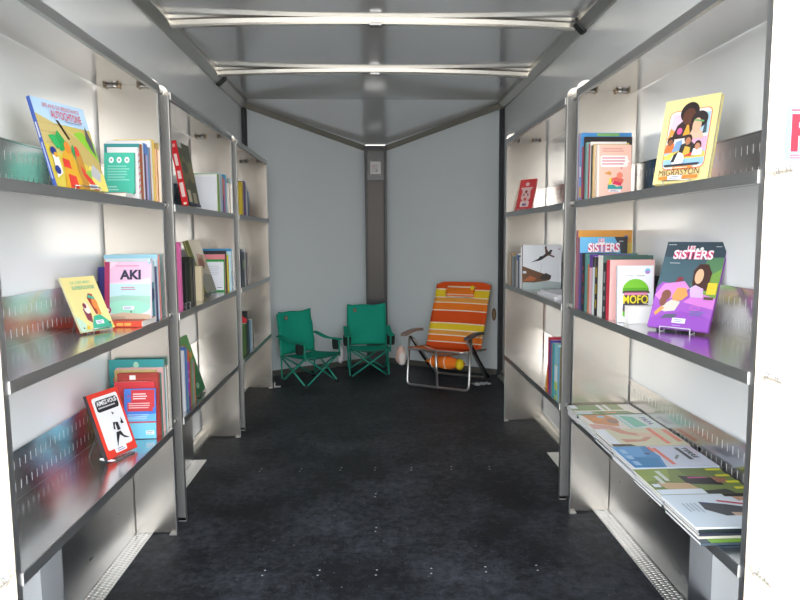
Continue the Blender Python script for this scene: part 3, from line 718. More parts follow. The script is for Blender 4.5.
# ---- near right unit, middle shelf
z = DR[1]
SL = [('t', 'SISTERS', .05, .05, .95, .7, '#e0467c', .12), ('t', 'SISTERS', .05, .05, .95, .7, '#f6e6ec', .04)]
def logo(u0, v0, u1, v1):
    o = []
    for L in (('t', 'LES', u0+(u1-u0)*.32, v0+(v1-v0)*.66, u0+(u1-u0)*.52, v1, '#e0467c', .14), ('t', 'SiSTERS', u0, v0, u1, v0+(v1-v0)*.68, '#e0467c', .15), ('t', 'LES', u0+(u1-u0)*.32, v0+(v1-v0)*.66, u0+(u1-u0)*.52, v1, '#f8eef2', .03), ('t', 'SiSTERS', u0, v0, u1, v0+(v1-v0)*.68, '#f8eef2', .04)): o.append(L)
    return o
sis = [('r', 0, 0, 1, 1, '#4a6672'), ('p', [(.55,.5),(1,.45),(1,.9),(.75,.8)], '#5d8a62'), ('p', [(.75,.4),(1,.35),(1,.7),(.85,.62)], '#7fa84e'), ('r', 0, .82, 1, 1, '#3d4e5a'),
 ('p', [(0,0),(1,0),(1,.36),(.6,.42),(.3,.5),(.08,.52),(0,.45)], '#a55ac4'), ('p', [(0,.36),(.12,.5),(.45,.54),(.56,.46),(.4,.36),(.12,.3)], '#df8fd6'), ('p', [(.5,.3),(1,.24),(1,.36),(.7,.42)], '#d77fd4'), ('p', [(0,0),(1,0),(1,.14),(.5,.2),(0,.1)], '#9a4fbe'),
 ('p', [(.58,.5),(.56,.66),(.64,.74),(.78,.74),(.86,.64),(.84,.44),(.76,.44),(.66,.46)], '#4a2c26'), ('e', .67, .6, .07, .085, '#efc09a'), ('p', [(.56,.46),(.64,.5),(.78,.46),(.8,.36),(.6,.36)], '#d9b7e6'),
 ('p', [(.3,.36),(.36,.46),(.5,.46),(.56,.38),(.48,.32),(.34,.3)], '#eba15c'), ('p', [(.1,.2),(.3,.32),(.46,.3),(.4,.2),(.24,.18)], '#d9d2c6'), ('e', .2, .37, .08, .06, '#8a5648'), ('e', .17, .3, .06, .06, '#8a5648'), ('p', [(.06,.16),(.16,.24),(.22,.22),(.1,.13)], '#eba15c'), ('p', [(.3,.52),(.42,.54),(.42,.58),(.34,.58)], '#8a3a46'),
 ('r', .84, .4, .99, .53, '#e6cf3a'), ('r', .82, .34, .97, .37, '#5a4a36'), ('p', [(.2,.1),(.42,.12),(.46,.16),(.26,.15)], '#5b5f70'), ('e', .72, .24, .09, .03, '#c46ac0'), ('e', .72, .24, .07, .02, '#a55ac4'), ('lines', .66, .15, .9, .21, 3, '#6f7fb5'),
 ('r', .4, .06, .62, .115, '#ebe9f2'), ('lines', .43, .07, .59, .105, 2, '#7c86a8'), ('lines', .42, .025, .6, .04, 1, '#c9a4dc'), ('lines', .04, .95, .2, .965, 1, '#d8dde0'), ('lines', .84, .93, .96, .945, 1, '#d8dde0'), ('e', .55, .9, .025, .018, '#e9eef0'), ('e', .62, .91, .03, .02, '#e9eef0')] + logo(.17, .785, .83, .945) + [('lines', .14, .73, .36, .745, 1, '#d9dde2')]
book('book', 'large purple and green comic with puffy pink lettering, on the middle right shelf', (.897, 2.023, z+.007), .192, .303, .012, '#a55ac4', -49.6, 25.9, '#6a7f8a', 'L', sis, soft=False)
easel('wire stand under the purple and green comic on the middle right shelf', (.897, 2.023, z), -49.6, 25.9, .192, .012, M('#e9e9ec', .4), .13, deck=z)
sis2 = [('r', 0, 0, 1, 1, '#6db4de'), ('p', [(.72,1),(1,1),(1,.6),(.9,.6),(.84,.86)], '#3a3a3e'), ('r', 0, .0, 1, .55, '#4a6a8a'), ('lines', .82, .93, .94, .95, 1, '#d8dde0')] + logo(.17, .79, .84, .98)
y = stack('R', z, 2.65, [
 (0.0200, .229, .328, '#d99a48', '#b0527a', 'orange and yellow book standing farthest back on the middle right shelf', dict(front=[('r', 0, 0, 1, .84, '#d3b558'), ('lines', .35, .88, .75, .93, 1, '#a8662e'), ('e', .88, .9, .04, .035, '#6a74b5')])),
 (0.0200, .2, .3, '#6db4de', '#8a3f6a', 'sky blue comic with puffy pink lettering behind the middle right stack', dict(front=sis2)),
 (0.0257, .14, .235, '#3a2f72', '#45328a', 'indigo spined book in the middle right stack'),
 (0.0400, .14, .235, '#23232e', '#22222c', 'thick near black book in the middle right stack', dict(spine_art=bars(3, '#8f3a4a'))),
 (0.0315, .2, .234, '#5f9a94', '#5fa29a', 'sea green book in the middle right stack', dict(front=[('r', 0, .93, 1, 1, '#57807c')])),
 (0.0172, .14, .192, '#e2873c', '#e07a34', 'thin orange spined book in the middle right stack'),
 (0.0343, .15, .232, '#6a3f9a', '#e6b9c4', 'purple topped book with a pink spine in the middle right stack', dict(spine_art=[('r', 0, .78, 1, 1, '#6a3f9a')])),
 (0.0229, .14, .225, '#e9edf0', '#dfe9ea', 'narrow pale book in the middle right stack', dict(spine_art=[('r', 0, .82, 1, 1, '#2b2b2e')])),
 (0.0315, .13, .225, '#2a2624', '#2a2422', 'black book with yellow print in the middle right stack', dict(spine_art=bars(5, '#c8a832'))),
 (0.0515, .19, .232, '#4f6a62', '#f3f0e9', 'thick white spined book with a dark green cover edge', dict(pages='#f3f0e9', soft=False)),
 (0.0343, .13, .205, '#2c2c30', '#303034', 'charcoal spined book beside the thick white one', dict(spine_art=bars(8, '#9a9aa0'))),
 (0.0315, .165, .218, '#f0bdb8', '#d6304a', 'pale pink book with a red spine just behind the burger cover', dict(front=[('r', .3, .84, .46, .9, '#6f7f9a'), ('r', .5, .84, .56, .9, '#6f7f9a')], soft=False)),
], 'books on the middle shelf of the near right unit')
bun = [(.5+.37*math.cos(t*PI/12), .545+.22*math.sin(t*PI/12)) for t in range(13)]
def bg_(L):
    f = lambda v: .1+(v-.16)*1.24
    if L[0] == 'p': return ('p', [(a, f(b)) for a, b in L[1]], L[2])
    L = list(L); q = {'r': (2, 4), 'rr': (2, 4), 't': (3, 5), 'e': (2,)}[L[0]]
    for k in q: L[k] = f(L[k])
    return tuple(L)
mofo = [('r', 0, 0, 1, 1, '#eef0f3'), ('e', .83, .9, .075, .05, '#7fc0e0'), ('e', .83, .88, .06, .025, '#c07ac8'), ('lines', .22, .8, .46, .84, 1, '#c5c5c9'), ('lines', .52, .8, .8, .84, 1, '#c5c5c9'), ('p', bun, '#7fc63a')] + [bg_(L) for L in [('p', [(.14,.52),(.86,.52),(.84,.57),(.16,.57)], '#5fae2c'), ('p', [(.12,.49),(.9,.49),(.86,.53),(.16,.53)], '#5a4a48'), ('p', [(.16,.455),(.84,.455),(.82,.5),(.2,.5)], '#e28ab4'),
 ('p', [(.14,.25),(.84,.25),(.86,.33),(.5,.36),(.15,.34)], '#4a4060'), ('e', .68, .29, .09, .035, '#c23a3a'), ('rr', .14, .16, .84, .25, .03, '#6cb53a'), ('p', [(.14,.24),(.3,.2),(.5,.24),(.7,.19),(.84,.24),(.84,.26),(.14,.26)], '#6a4a30'),
 ('r', .15, .345, .85, .465, '#4d4433'), ('t', 'MOFO', .15, .345, .84, .465, '#f5e23a', .025)]]
book('book', 'white paperback with a cartoon green burger on its cover', (.864, 2.196, z+.001), .13, .2, .011, '#eef0f3', 0, 2.5, '#d9dbe0', 'L', mofo)
mb = MB(); mb.box(0, 0, 0, .1, .035, .062, M('#efebe8', .5)); mb.box(.004, -.0004, .004, .096, 0, .058, M('#f4f1ef', .5))
tag(mb.build('display_block', None, (.888, 2.155, z+.0005), (0, 0, 0), bevel=.002), 'white block in front of the burger cover on the middle right shelf', 'block')
# ---------------------------------------------------------------- middle left unit
z = DL[2]
jun = [('r', 0, 0, 1, 1, '#4c5038'), ('p', [(0,.3),(.5,.45),(1,.4),(1,.7),(.4,.8),(0,.7)], '#6d6a42'), ('e', .3, .6, .2, .1, '#3a3d2a'), ('e', .75, .5, .2, .12, '#7d6f4a'), ('e', .6, .8, .25, .1, '#3d4630'), ('r', .1, .06, .35, .25, '#c9bda0'), ('r', .5, .05, .8, .22, '#a89c84'), ('r', 0, 0, 1, .05, '#2b3350'), ('r', .0, .9, .3, 1, '#c9c9c4')]
book('book', 'red spined comic with a jungle cover leaning on a stand, middle left unit upper shelf', (-.84, 2.988, z+.006), .222, .298, .03, '#4c5038', 91.7, 9.1, '#d6252f', 'L', jun, [('r', .25, .62, .7, .8, '#f0d9d4'), ('r', .25, .42, .75, .54, '#f0d9d4'), ('r', .22, .14, .78, .36, '#f0d9d4'), ('r', .3, .9, .7, .95, '#e8b0a8'), ('e', .5, .04, .25, .02, '#f0e4c8')], soft=False)
easel('dark wire stand carrying the red spined comic', (-.84, 2.988, z), 91.7, 9.1, .222, .03, M('#3a3a3c', .4, .6), .1, deck=z)
stack('L', z, 3.805, [
 (.014, .15, .17, '#6a4a40', '#5e3f38', 'thin brown book by the panel, middle left unit upper shelf'),
 (.016, .16, .175, '#e9e3d8', '#e9e3d8', 'cream booklet next to the brown one, middle left unit upper shelf'),
 (.042, .17, .215, '#2f9cc8', '#2fa0cc', 'bright blue thick book, middle left unit upper shelf', dict(gap=.04, soft=False)),
 (.03, .15, .19, '#e87aa8', '#ea7aa6', 'pink spined book, middle left unit upper shelf'),
 (.028, .15, .2, '#7a4aa0', '#e07a48', 'orange and purple spined book, middle left unit upper shelf', dict(spine_art=[('r', 0, 0, 1, .35, '#4a3f9a'), ('r', 0, .35, 1, .5, '#b04a8a')])),
 (.04, .17, .215, '#c9dcec', '#bcd4e8', 'pale blue book, middle left unit upper shelf'),
 (.03, .18, .205, '#eef2f6', '#e6eef4', 'white spined book, middle left unit upper shelf'),
 (.036, .17, .205, '#8cb83a', '#8fbc3c', 'lime green spined book, middle left unit upper shelf'),
 (.01, .155, .2, '#f0f0f2', '#e4e4e8', 'white notebook cover facing the camera, middle left unit upper shelf', dict(front=[('r', .02, .0, .98, .93, '#e6e8ee')], tilt=3)),
], 'books on the upper shelf of the middle left unit')
z = DL[1]
stack('L', z, 2.812, [(.022, .2, .295, '#e070a8', '#e271ac', 'tall pink spined book next to the post, middle left unit')], None)
stack('L', z, 3.23, [
 (.03, .19, .17, '#d8c9a8', '#dccdaa', 'cream spined short book, middle left unit', dict(dx=-.02)),
 (.035, .17, .21, '#2a2e34', '#34383e', 'dark slate book, middle left unit', dict(dx=-.05)),
 (.03, .17, .22, '#2c3228', '#2a3026', 'dark moss green book, middle left unit', dict(dx=-.05, gap=.02)),
 (.03, .17, .2, '#24262a', '#1f2126', 'black book, third along, middle left unit', dict(dx=-.06, gap=.02)),
], 'dark books behind the leaning olive comic')
easel('empty wire stand between the pink and the dark books, middle left unit', (-.86, 2.86, z), 90, 18, .14, .01, STEEL, .12, deck=z)
oli = [('r', 0, 0, 1, 1, '#b9ae96'), ('p', [(0,.5),(1,.6),(1,1),(0,1)], '#c9bfa6'), ('p', [(.1,.4),(.7,.5),(.8,.7),(.3,.75)], '#a8785c'), ('e', .5, .55, .2, .1, '#8f5a48'), ('r', .1, .05, .6, .18, '#d9d6d0'), ('p', [(0,0),(1,0),(1,.3),(.4,.36),(0,.25)], '#8d8a7c')]
book('book', 'olive edged album leaning back towards the wall, middle left unit', (-.893, 3.44, z+.006), .2, .298, .032, '#b9ae96', 88.7, 17.2, '#7d7f4a', 'L', oli, [('r', .3, 0, .36, 1, '#c9c8a0'), ('r', .62, 0, .68, 1, '#5a5c36')], soft=False)
easel('wire stand under the olive edged album', (-.893, 3.44, z), 88.7, 17.2, .2, .032, WIRE, .12, deck=z)
stack('L', z, 3.805, [
 (.012, .2, .245, '#3f9ad0', '#4aa0d6', 'large blue book behind the black one, middle left unit'),
 (.014, .12, .23, '#bfe0f0', '#a9d4ec', 'pale aqua spined book, middle left unit', dict(spine_art=[('r', 0, .2, 1, .5, '#4a90c8')])),
 (.012, .135, .21, '#d8c23a', '#d6c038', 'mustard yellow book, middle left unit', dict(dx=-.012)),
 (.014, .205, .235, '#29292c', '#2c2c30', 'large black book with pale squares on its cover, middle left unit', dict(front=[('r', .08, .88, .34, .94, '#c9c9cc')] + [('r', .16, v, .3, v+.06, '#9a9aa0') for v in (.48, .6, .72)], dx=-.02, soft=False)),
 (.008, .14, .215, '#e88f98', '#e88f98', 'coral pink book behind the green edged one, middle left unit', dict(dx=-.025)),
 (.012, .145, .185, '#26a043', '#26a043', 'green edged white notebook facing the camera, middle left unit', dict(front=[('r', .12, .04, .97, .93, '#eceef6'), ('lines', .25, .5, .85, .82, 5, '#d5d8e4'), ('lines', .7, .1, .9, .14, 1, '#5a5f70')], dx=-.025, tilt=4)),
], 'books at the far end of the middle left unit')
z = DL[0]
stack('L', z, 2.948, [
 (0.0193, .15, .19, '#6aa84a', '#e08a5a', 'apricot spined green book, middle left unit bottom shelf'),
 (0.0227, .15, .205, '#8a9aa4', '#8fa0aa', 'grey spined book, middle left unit bottom shelf'),
 (0.0193, .15, .215, '#6a9a4a', '#6fa04e', 'grass green book, middle left unit bottom shelf'),
 (0.0168, .15, .225, '#c8502f', '#c9562f', 'rust red book, middle left unit bottom shelf'),
 (0.0260, .19, .262, '#b04ab0', '#b84fc0', 'magenta book with an orange top, middle left unit bottom shelf', dict(spine_art=[('r', 0, .8, 1, 1, '#f07a3a'), ('r', .3, .45, .7, .5, '#e9c9ec'), ('r', .3, .6, .7, .64, '#e9c9ec'), ('r', 0, 0, 1, .2, '#7a3f9a')])),
 (0.0168, .19, .275, '#5a9ad0', '#4fa0d8', 'sky blue spined book, middle left unit bottom shelf', dict(spine_art=[('r', 0, 0, 1, .3, '#5ac0a0')])),
 (0.0160, .18, .285, '#4a68a8', '#4f70b8', 'tall cobalt book, middle left unit bottom shelf'),
 (0.0134, .17, .27, '#d9dade', '#dcdee2', 'pale grey spined book by the post, middle left unit bottom shelf'),
], 'books on the bottom shelf of the middle left unit')
brd = [('r', 0, 0, 1, 1, '#2f7a44'), ('p', [(0,.6),(1,.5),(1,1),(0,1)], '#4f9a48'), ('e', .4, .76, .3, .12, '#c08a3a'), ('e', .5, .72, .12, .06, '#8a4a2c'), ('e', .75, .66, .14, .06, '#d0a04a'), ('p', [(0,0),(1,0),(1,.3),(0,.4)], '#246a3e'), ('e', .5, .14, .12, .05, '#9fc0a8')]
book('book', 'dark green picture book leaning on a black stand, middle left unit bottom shelf', (-.842, 2.965, z+.006), .21, .285, .014, '#2f7a44', 91.7, 16.5, '#a8c84a', 'L', brd, soft=False)
easel('black wire stand under the dark green picture book', (-.842, 2.965, z), 91.7, 16.5, .21, .014, M('#1d1d20', .4, .5), .1, deck=z)

# ---------------------------------------------------------------- far left unit
stack('L', DL[2], 4.45, [
 (.03, .14, .13, '#c07a4a', '#b87042', 'small rust coloured book, far left unit upper shelf', dict(tilt=-8)),
 (.04, .15, .17, '#4f7a94', '#5a86a0', 'slate blue book, far left unit upper shelf', dict(gap=.02)),
 (.05, .17, .2, '#e6e0d6', '#e6e0d6', 'cream book, far left unit upper shelf', dict(gap=.02)),
 (.05, .17, .225, '#5f3f8a', '#5a3a86', 'violet book, far left unit upper shelf'),
 (.05, .17, .215, '#e0c23a', '#dfc03a', 'yellow book, far left unit upper shelf', dict(gap=.03)),
], 'books on the upper shelf of the far left unit', parts=False)
stack('L', DL[1], 4.30, [
 (.035, .16, .2, '#d9cfc0', '#dcd2c2', 'beige book, far left unit middle shelf'),
 (.045, .17, .21, '#4a3a4c', '#5a4458', 'plum coloured book, far left unit middle shelf'),
 (.045, .17, .235, '#e9e9ec', '#d9d9de', 'white book, far left unit middle shelf'),
 (.04, .17, .22, '#3a4a2c', '#2f3438', 'black and green book, far left unit middle shelf', dict(spine_art=[('r', 0, .5, 1, .75, '#8fb04a')])),
 (.05, .17, .235, '#3a4658', '#3f4c60', 'navy book, far left unit middle shelf'),
], 'books on the middle shelf of the far left unit', parts=False)
stack('L', DL[0], 4.42, [
 (.03, .15, .1, '#26262a', '#26262a', 'little black book, far left unit bottom shelf'),
 (.045, .16, .2, '#e9ecee', '#dfe6ea', 'white book, far left unit bottom shelf', dict(gap=.01)),
 (.04, .16, .2, '#9fc4dc', '#8fb8d4', 'powder blue book, far left unit bottom shelf', dict(gap=.01)),
 (.035, .16, .21, '#3a5a8a', '#2f4a78', 'dark blue book, far left unit bottom shelf', dict(gap=.01)),
 (.03, .18, .275, '#24262a', '#2a2c30', 'black book with red and white cover, far left unit bottom shelf', dict(front=[('p', [(.4,.62),(.9,.6),(1,.8),(.7,.95),(.45,.85)], '#d8303a'), ('r', .1, .6, .4, .78, '#e9e6e6')])),
 (.05, .17, .2, '#4a6a34', '#3f4a30', 'dark green book, far left unit bottom shelf', dict(gap=.02)),
], 'books on the bottom shelf of the far left unit', parts=False)

# ---------------------------------------------------------------- far right unit
z = DR[2]
red = [('r', 0, 0, 1, 1, '#d9474a'), ('rr', .22, .12, .78, .3, .05, '#ead9d9'), ('p', [(.1,.74),(.9,.74),(.75,.62),(.82,.4),(.66,.3),(.72,.14),(.3,.14),(.36,.3),(.2,.4),(.26,.62)], '#e6c4c2'), ('e', .5, .84, .12, .06, '#e6c4c2'), ('p', [(.3,.5),(.42,.56),(.4,.46)], '#9a2a34'), ('p', [(.7,.5),(.58,.56),(.6,.46)], '#9a2a34'), ('e', .5, .6, .08, .05, '#9a2a34'), ('e', .5, .36, .1, .05, '#d0605e'), ('r', .38, .16, .62, .22, '#4a5a8a')]
book('book', 'small red book with a pale symmetrical figure standing on the far right upper shelf', (.903, 4.0, z+.006), .13, .2, .012, '#d9474a', -57, 13.7, '#e9dcd8', 'L', red, soft=False)
easel('wire stand behind the small red book', (.903, 4.0, z), -57, 13.7, .13, .012, WIRE, .08, deck=z)
z = DR[1]
ph = [('r', 0, 0, 1, 1, '#dfe1e6'), ('p', [(0,0),(1,0),(1,.14),(.6,.18),(0,.15)], '#a9b5b4'), ('p', [(0,.15),(.0,.52),(.3,.42),(.62,.32),(.72,.24),(.7,.19),(.3,.14)], '#6a4a34'), ('p', [(0,.18),(.2,.3),(.36,.24),(.3,.18)], '#a8603a'), ('p', [(.44,.26),(.6,.36),(.74,.3),(.73,.22),(.5,.2)], '#3f3a34'), ('e', .05, .38, .05, .03, '#c9d4d8'), ('p', [(.45,.38),(.47,.38),(.5,.58),(.49,.58)], '#c2c6cc'),
 ('p', [(.2,.6),(.36,.67),(.5,.74),(.62,.83),(.7,.86),(.74,.8),(.62,.74),(.48,.66),(.42,.64),(.34,.63)], '#43342e'), ('p', [(.38,.64),(.5,.67),(.53,.75),(.44,.74)], '#2a3038'), ('p', [(.58,.8),(.56,.95),(.6,1),(.62,.9),(.66,.84)], '#5a4036'), ('p', [(.68,.79),(.82,.74),(.8,.71),(.66,.76)], '#5a4036'), ('e', .72, .86, .035, .03, '#2f2622'), ('lines', .9, .88, .99, .92, 1, '#b06a90')]
y = stack('R', z, 3.955, [
 (.03, .17, .185, '#d9cdb8', '#d8cbb4', 'cream book farthest along, far right unit middle shelf'),
 (.026, .17, .195, '#b08a5a', '#b48e60', 'light brown spined book, far right unit middle shelf'),
 (.04, .17, .185, '#9aa6b0', '#8f9ca8', 'blue grey book, far right unit middle shelf', dict(gap=.012)),
 (.03, .17, .18, '#5a6068', '#5f666e', 'iron grey book, far right unit middle shelf', dict(gap=.012)),
 (.03, .17, .18, '#a89a8a', '#a8988a', 'taupe book, far right unit middle shelf', dict(gap=.01)),
 (.03, .18, .2, '#e6eaee', '#e9edf0', 'white book with a blue top, far right unit middle shelf', dict(spine_art=[('r', 0, .8, 1, 1, '#4a90d0')])),
 (.026, .17, .19, '#4a5a7a', '#4f5f82', 'denim blue book, far right unit middle shelf'),
 (.03, .17, .18, '#d9dce0', '#d4d8de', 'silvery book, far right unit middle shelf', dict(gap=.01)),
 (.012, .17, .24, '#f0eeea', '#f0eeea', 'tall thin white book behind the photo album, far right unit'),
 (.022, .228, .252, '#dfe1e6', '#5a2a3a', 'large album with a person leaping over rocks, far right unit middle shelf', dict(front=ph, soft=False, dx=.004)),
], 'books on the middle shelf of the far right unit')
for k, (lab, x, yy, zz) in enumerate((('lower white booklet lying flat in front of the leaping person album', .872, 3.0, z), ('upper white booklet lying flat in front of the leaping person album', .88, 2.97, z+.0125))):
    mb = MB(); mb.box(0, 0, 0, .2, .32, .0115, M('#e9e8ec', .6)); mb.box(0, -.0005, .0116, .2, .32, .0122, M('#f1f0f3', .4))
    tag(mb.build('booklet', None, (x, yy, zz+.0004)), lab, 'booklet', 'white booklets lying on the far right unit')
z = DR[0]
ys = stack('R', z, 3.055, [
 (.026, .2, .272, '#c42a3f', '#cc3048', 'large crimson book, far right unit bottom shelf'),
 (.03, .18, .262, '#5a4aa0', '#5f50a8', 'purple book, far right unit bottom shelf'),
 (.012, .18, .25, '#e08a4a', '#e09050', 'thin orange book, far right unit bottom shelf'),
 (.04, .18, .255, '#3fb0c0', '#3ab4c6', 'turquoise spined book, far right unit bottom shelf'),
 (.05, .18, .26, '#a8d6e0', '#c8d870', 'pale aqua book with lime spine, far right unit bottom shelf', dict(spine_art=[('r', 0, .62, 1, 1, '#9fd4e0'), ('r', 0, .3, 1, .6, '#e4eef0'), ('r', .2, .05, .8, .15, '#4fb0d0')])),
 (.03, .18, .25, '#8cc6e6', '#7fc0e4', 'baby blue book, far right unit bottom shelf'),
 (.018, .18, .255, '#d8b83a', '#caa830', 'golden yellow book by the post, far right unit bottom shelf'),
], 'books on the bottom shelf of the far right unit')
book('book', 'amber book leaning against the crimson one, far right unit bottom shelf', (.872, 3.13, z+.001), .15, .18, .012, '#d89a30', 0, -19, '#d89a30', 'L', (), soft=False, back='#d89a30')

# ---------------------------------------------------------------- magazines, near right unit
def magazine(label, xf, yf, z, w, h, t, col, layers, edge='#e9e7e6', group='magazines on the bottom right shelf'):
    """lying flat: yf = far edge, w along -Y, h along +X"""
    r = thing('magazine', label, 'magazine', (xf, yf, z), (0, 0, 0), group)
    mb = MB(); mb.box(0, -w, t-.0005, h, 0, t, M(col, .25)); mb.box(0, -w, 0, h, 0, .0005, M(col, .25)); mb.box(0, -w, 0, h, -w+.0008, t, M(col, .3))
    art(mb, layers, (0, 0, t), (0,-1,0), (1,0,0), (0,0,1), w, h, .00012)
    mb.build('cover', r)
    pg = MB(); pg.box(.001, -w+.0009, .0006, h-.001, -.001, t-.0006, M(edge, .7)); pg.build('page_block', r)
    return r
zd = DR[0]+.0005
A = [
 # (label, far y, w, x front, cover, art, thickness)
 [('green and white magazine on the farthest pile of the bottom right shelf', '#9aa888', [('r', 0, 0, 1, 1, '#a5b08c'), ('p', [(0,.05),(.6,.08),(.6,.5),(0,.45)], '#8a9c72'), ('r', 0, .45, 1, .5, '#e6e6e6'), ('r', 0, .56, 1, .6, '#e6e6e6'), ('r', .0, .62, .5, .8, '#8f9a6a'), ('r', 0, .8, 1, 1, '#e9e4dc'), ('r', .62, 0, .72, 1, '#efe8d8'), ('p', [(.72,.3),(1,.35),(1,.9),(.72,.8)], '#7d9468'), ('r', .82, .45, .9, .62, '#e8a070'), ('r', .05, 0, .4, .12, '#eef0f4'), ('r', .75, .0, 1, .25, '#cfd8dc')]), 2.634, .142, .826],
 [('magazine with orange and turquoise picture, second pile from the far end', '#e8d9d0', [('r', 0, 0, 1, 1, '#efe6e0'), ('p', [(0,.05),(.6,.1),(.8,.4),(.3,.5),(0,.4)], '#d99a70'), ('e', .3, .22, .12, .1, '#e2a46a'), ('e', .45, .4, .16, .08, '#a88a80'), ('p', [(.6,.0),(1,.0),(1,.4),(.75,.3)], '#e0b0a4'), ('e', .15, .3, .08, .06, '#b8d4e6'), ('r', 0, .55, 1, 1, '#dce8e6'), ('p', [(.1,.58),(.9,.6),(.8,.8),(.2,.76)], '#7fc9b4'), ('p', [(0,.5),(1,.52),(1,.56),(0,.54)], '#b9dcd6'), ('t', 'PAPA', .25, .84, .75, .93, '#6a6aa0', .03)]), 2.49, .198, .83],
 [('beige magazine with bare arms on its cover, third pile', '#e2d9c0', [('r', 0, 0, 1, 1, '#dfd8bc'), ('r', 0, 0, .9, .14, '#eceef2'), ('p', [(.0,.2),(.3,.3),(.5,.55),(.4,.62),(.2,.42),(0,.34)], '#d9a08a'), ('p', [(.6,.2),(.8,.22),(.75,.5),(.5,.66),(.48,.58),(.66,.45)], '#d39a84'), ('p', [(.25,.5),(.5,.5),(.55,.8),(.35,.8)], '#e6c9b4'), ('r', 0, .72, .9, .78, '#e2705a'), ('r', .1, .9, .8, .97, '#e2806a'), ('p', [(.88,.0),(1,.0),(1,.3),(.9,.25)], '#4a4038')]), 2.29, .198, .824],
 [('blue and white magazine with a sea photo and black title, fourth pile', '#cfd6e6', [('r', 0, 0, 1, 1, '#d6dae8'), ('p', [(0,0),(1,0),(1,.38),(.5,.46),(0,.44)], '#4f8fc4'), ('p', [(0,0),(.6,0),(.5,.3),(0,.36)], '#6fa6d6'), ('p', [(.5,.1),(1,.12),(1,.36),(.6,.4)], '#3f86b8'), ('r', .15, .05, .35, .12, '#a9c8e6'), ('r', .45, .05, .62, .12, '#a9c8e6'), ('r', .72, .05, .9, .12, '#a9c8e6'), ('e', .38, .34, .03, .04, '#2f4a5c'), ('r', .1, .48, .9, .53, '#e27a6c'), ('r', .05, .43, .3, .47, '#e27a6c'), ('t', 'TERRE', .12, .84, .62, .91, '#33333c', .05), ('r', .12, .76, .7, .81, '#4a4a55'), ('p', [(.62,.6),(.7,.6),(.5,.7),(.46,.68)], '#7a7f80'), ('lines', .05, .94, .5, .97, 1, '#e8a0b0')]), 2.09, .198, .814],
 [('leafy green magazine with yellow headlines, fifth pile', '#8a9a58', [('r', 0, 0, 1, 1, '#7d8c50'), ('p', [(0,0),(.5,0),(.4,.3),(0,.4)], '#93a258'), ('p', [(0,.5),(.6,.55),(.5,.9),(0,.9)], '#6d7c48'), ('p', [(.3,.42),(.62,.42),(.7,.8),(.42,.8)], '#2d2a30'), ('p', [(.55,.1),(.8,.14),(.82,.48),(.6,.44)], '#d0b08a'), ('p', [(.36,.5),(.42,.5),(.42,.72),(.38,.72)], '#c04a90'), ('p', [(.36,.76),(.6,.76),(.6,.9),(.44,.9)], '#a8705c'), ('r', .3, .14, .6, .19, '#d9dcd2'), ('r', .1, .22, .5, .27, '#d9dcd2'), ('r', .82, .0, 1, .5, '#e6ecf2'), ('r', .05, .82, .13, 1, '#e2dc3a'), ('r', .3, .84, .38, 1, '#e2dc3a'), ('r', .55, .86, .63, 1, '#e2dc3a'), ('r', .78, .86, .86, 1, '#e2dc3a'), ('r', .62, .02, .74, .1, '#e9ecf4'), ('p', [(.9,.5),(1,.5),(1,.8),(.85,.75)], '#3a3a3a')]), 1.89, .198, .806],
 [('pale magazine with a dark clothed figure and red piping, nearest pile', '#dfe6ec', [('r', 0, 0, 1, 1, '#dfe7ee'), ('p', [(.25,.3),(.35,.55),(.5,.8),(.7,.8),(.7,.42),(.5,.28)], '#4a4c50'), ('p', [(.2,.5),(.26,.5),(.42,.8),(.36,.8)], '#c9465a'), ('p', [(.05,.7),(.25,.72),(.22,.95),(.06,.95)], '#c99a80'), ('p', [(0,.64),(.1,.64),(.12,.9),(0,.9)], '#2f2826'), ('p', [(.6,.5),(.7,.5),(.8,.95),(.7,.95)], '#d3b39c'), ('r', .3, .3, .34, .38, '#3a3f6a'), ('lines', .3, .1, .6, .26, 4, '#b5bcc6'), ('p', [(.3,.82),(.66,.8),(.66,1),(.3,1)], '#a8aaa2'), ('r', .84, .6, .9, .95, '#d8848c')]), 1.69, .198, .803],
]
PLAIN = ['#e6e4e4', '#3c4054', '#d8dce2', '#2f3a3c', '#e9e6e0', '#c8ccd4', '#4a5a66', '#ebe8e4', '#d9d2c6']
ordn = ['lowest', 'second lowest', 'third', 'fourth']
pile_nm = ['farthest', 'second', 'third', 'fourth', 'fifth', 'nearest']
for i, ((lab, col, lay), yf, w, xf) in enumerate(A):
    zz = zd; rnd = random.Random(i+3)
    for q in range(4):
        t = rnd.choice((.007, .008, .009)); c = PLAIN[(i*3+q*2) % len(PLAIN)]
        word = {'#e6e4e4': 'white', '#3c4054': 'navy', '#d8dce2': 'pale grey', '#2f3a3c': 'dark', '#e9e6e0': 'off white', '#c8ccd4': 'grey', '#4a5a66': 'slate', '#ebe8e4': 'cream', '#d9d2c6': 'sand'}[c]
        dy = -.022 if (i == 5 and q == 0) else (rnd.uniform(-.004, .0) if i else 0)
        lay2 = [('r', .8, .1, 1, .6, '#7fae3a')] if (i == 5 and q == 0) else ()
        magazine(f'{word} edged magazine, {ordn[q]} in the {pile_nm[i]} pile of the bottom right shelf', xf+rnd.uniform(.0, .012), yf+dy, zz, w-.004, .262, t, c, lay2)
        zz += t+.0006
    magazine(lab, xf, yf-.001, zz, w-.001, .272, .007, col, lay)

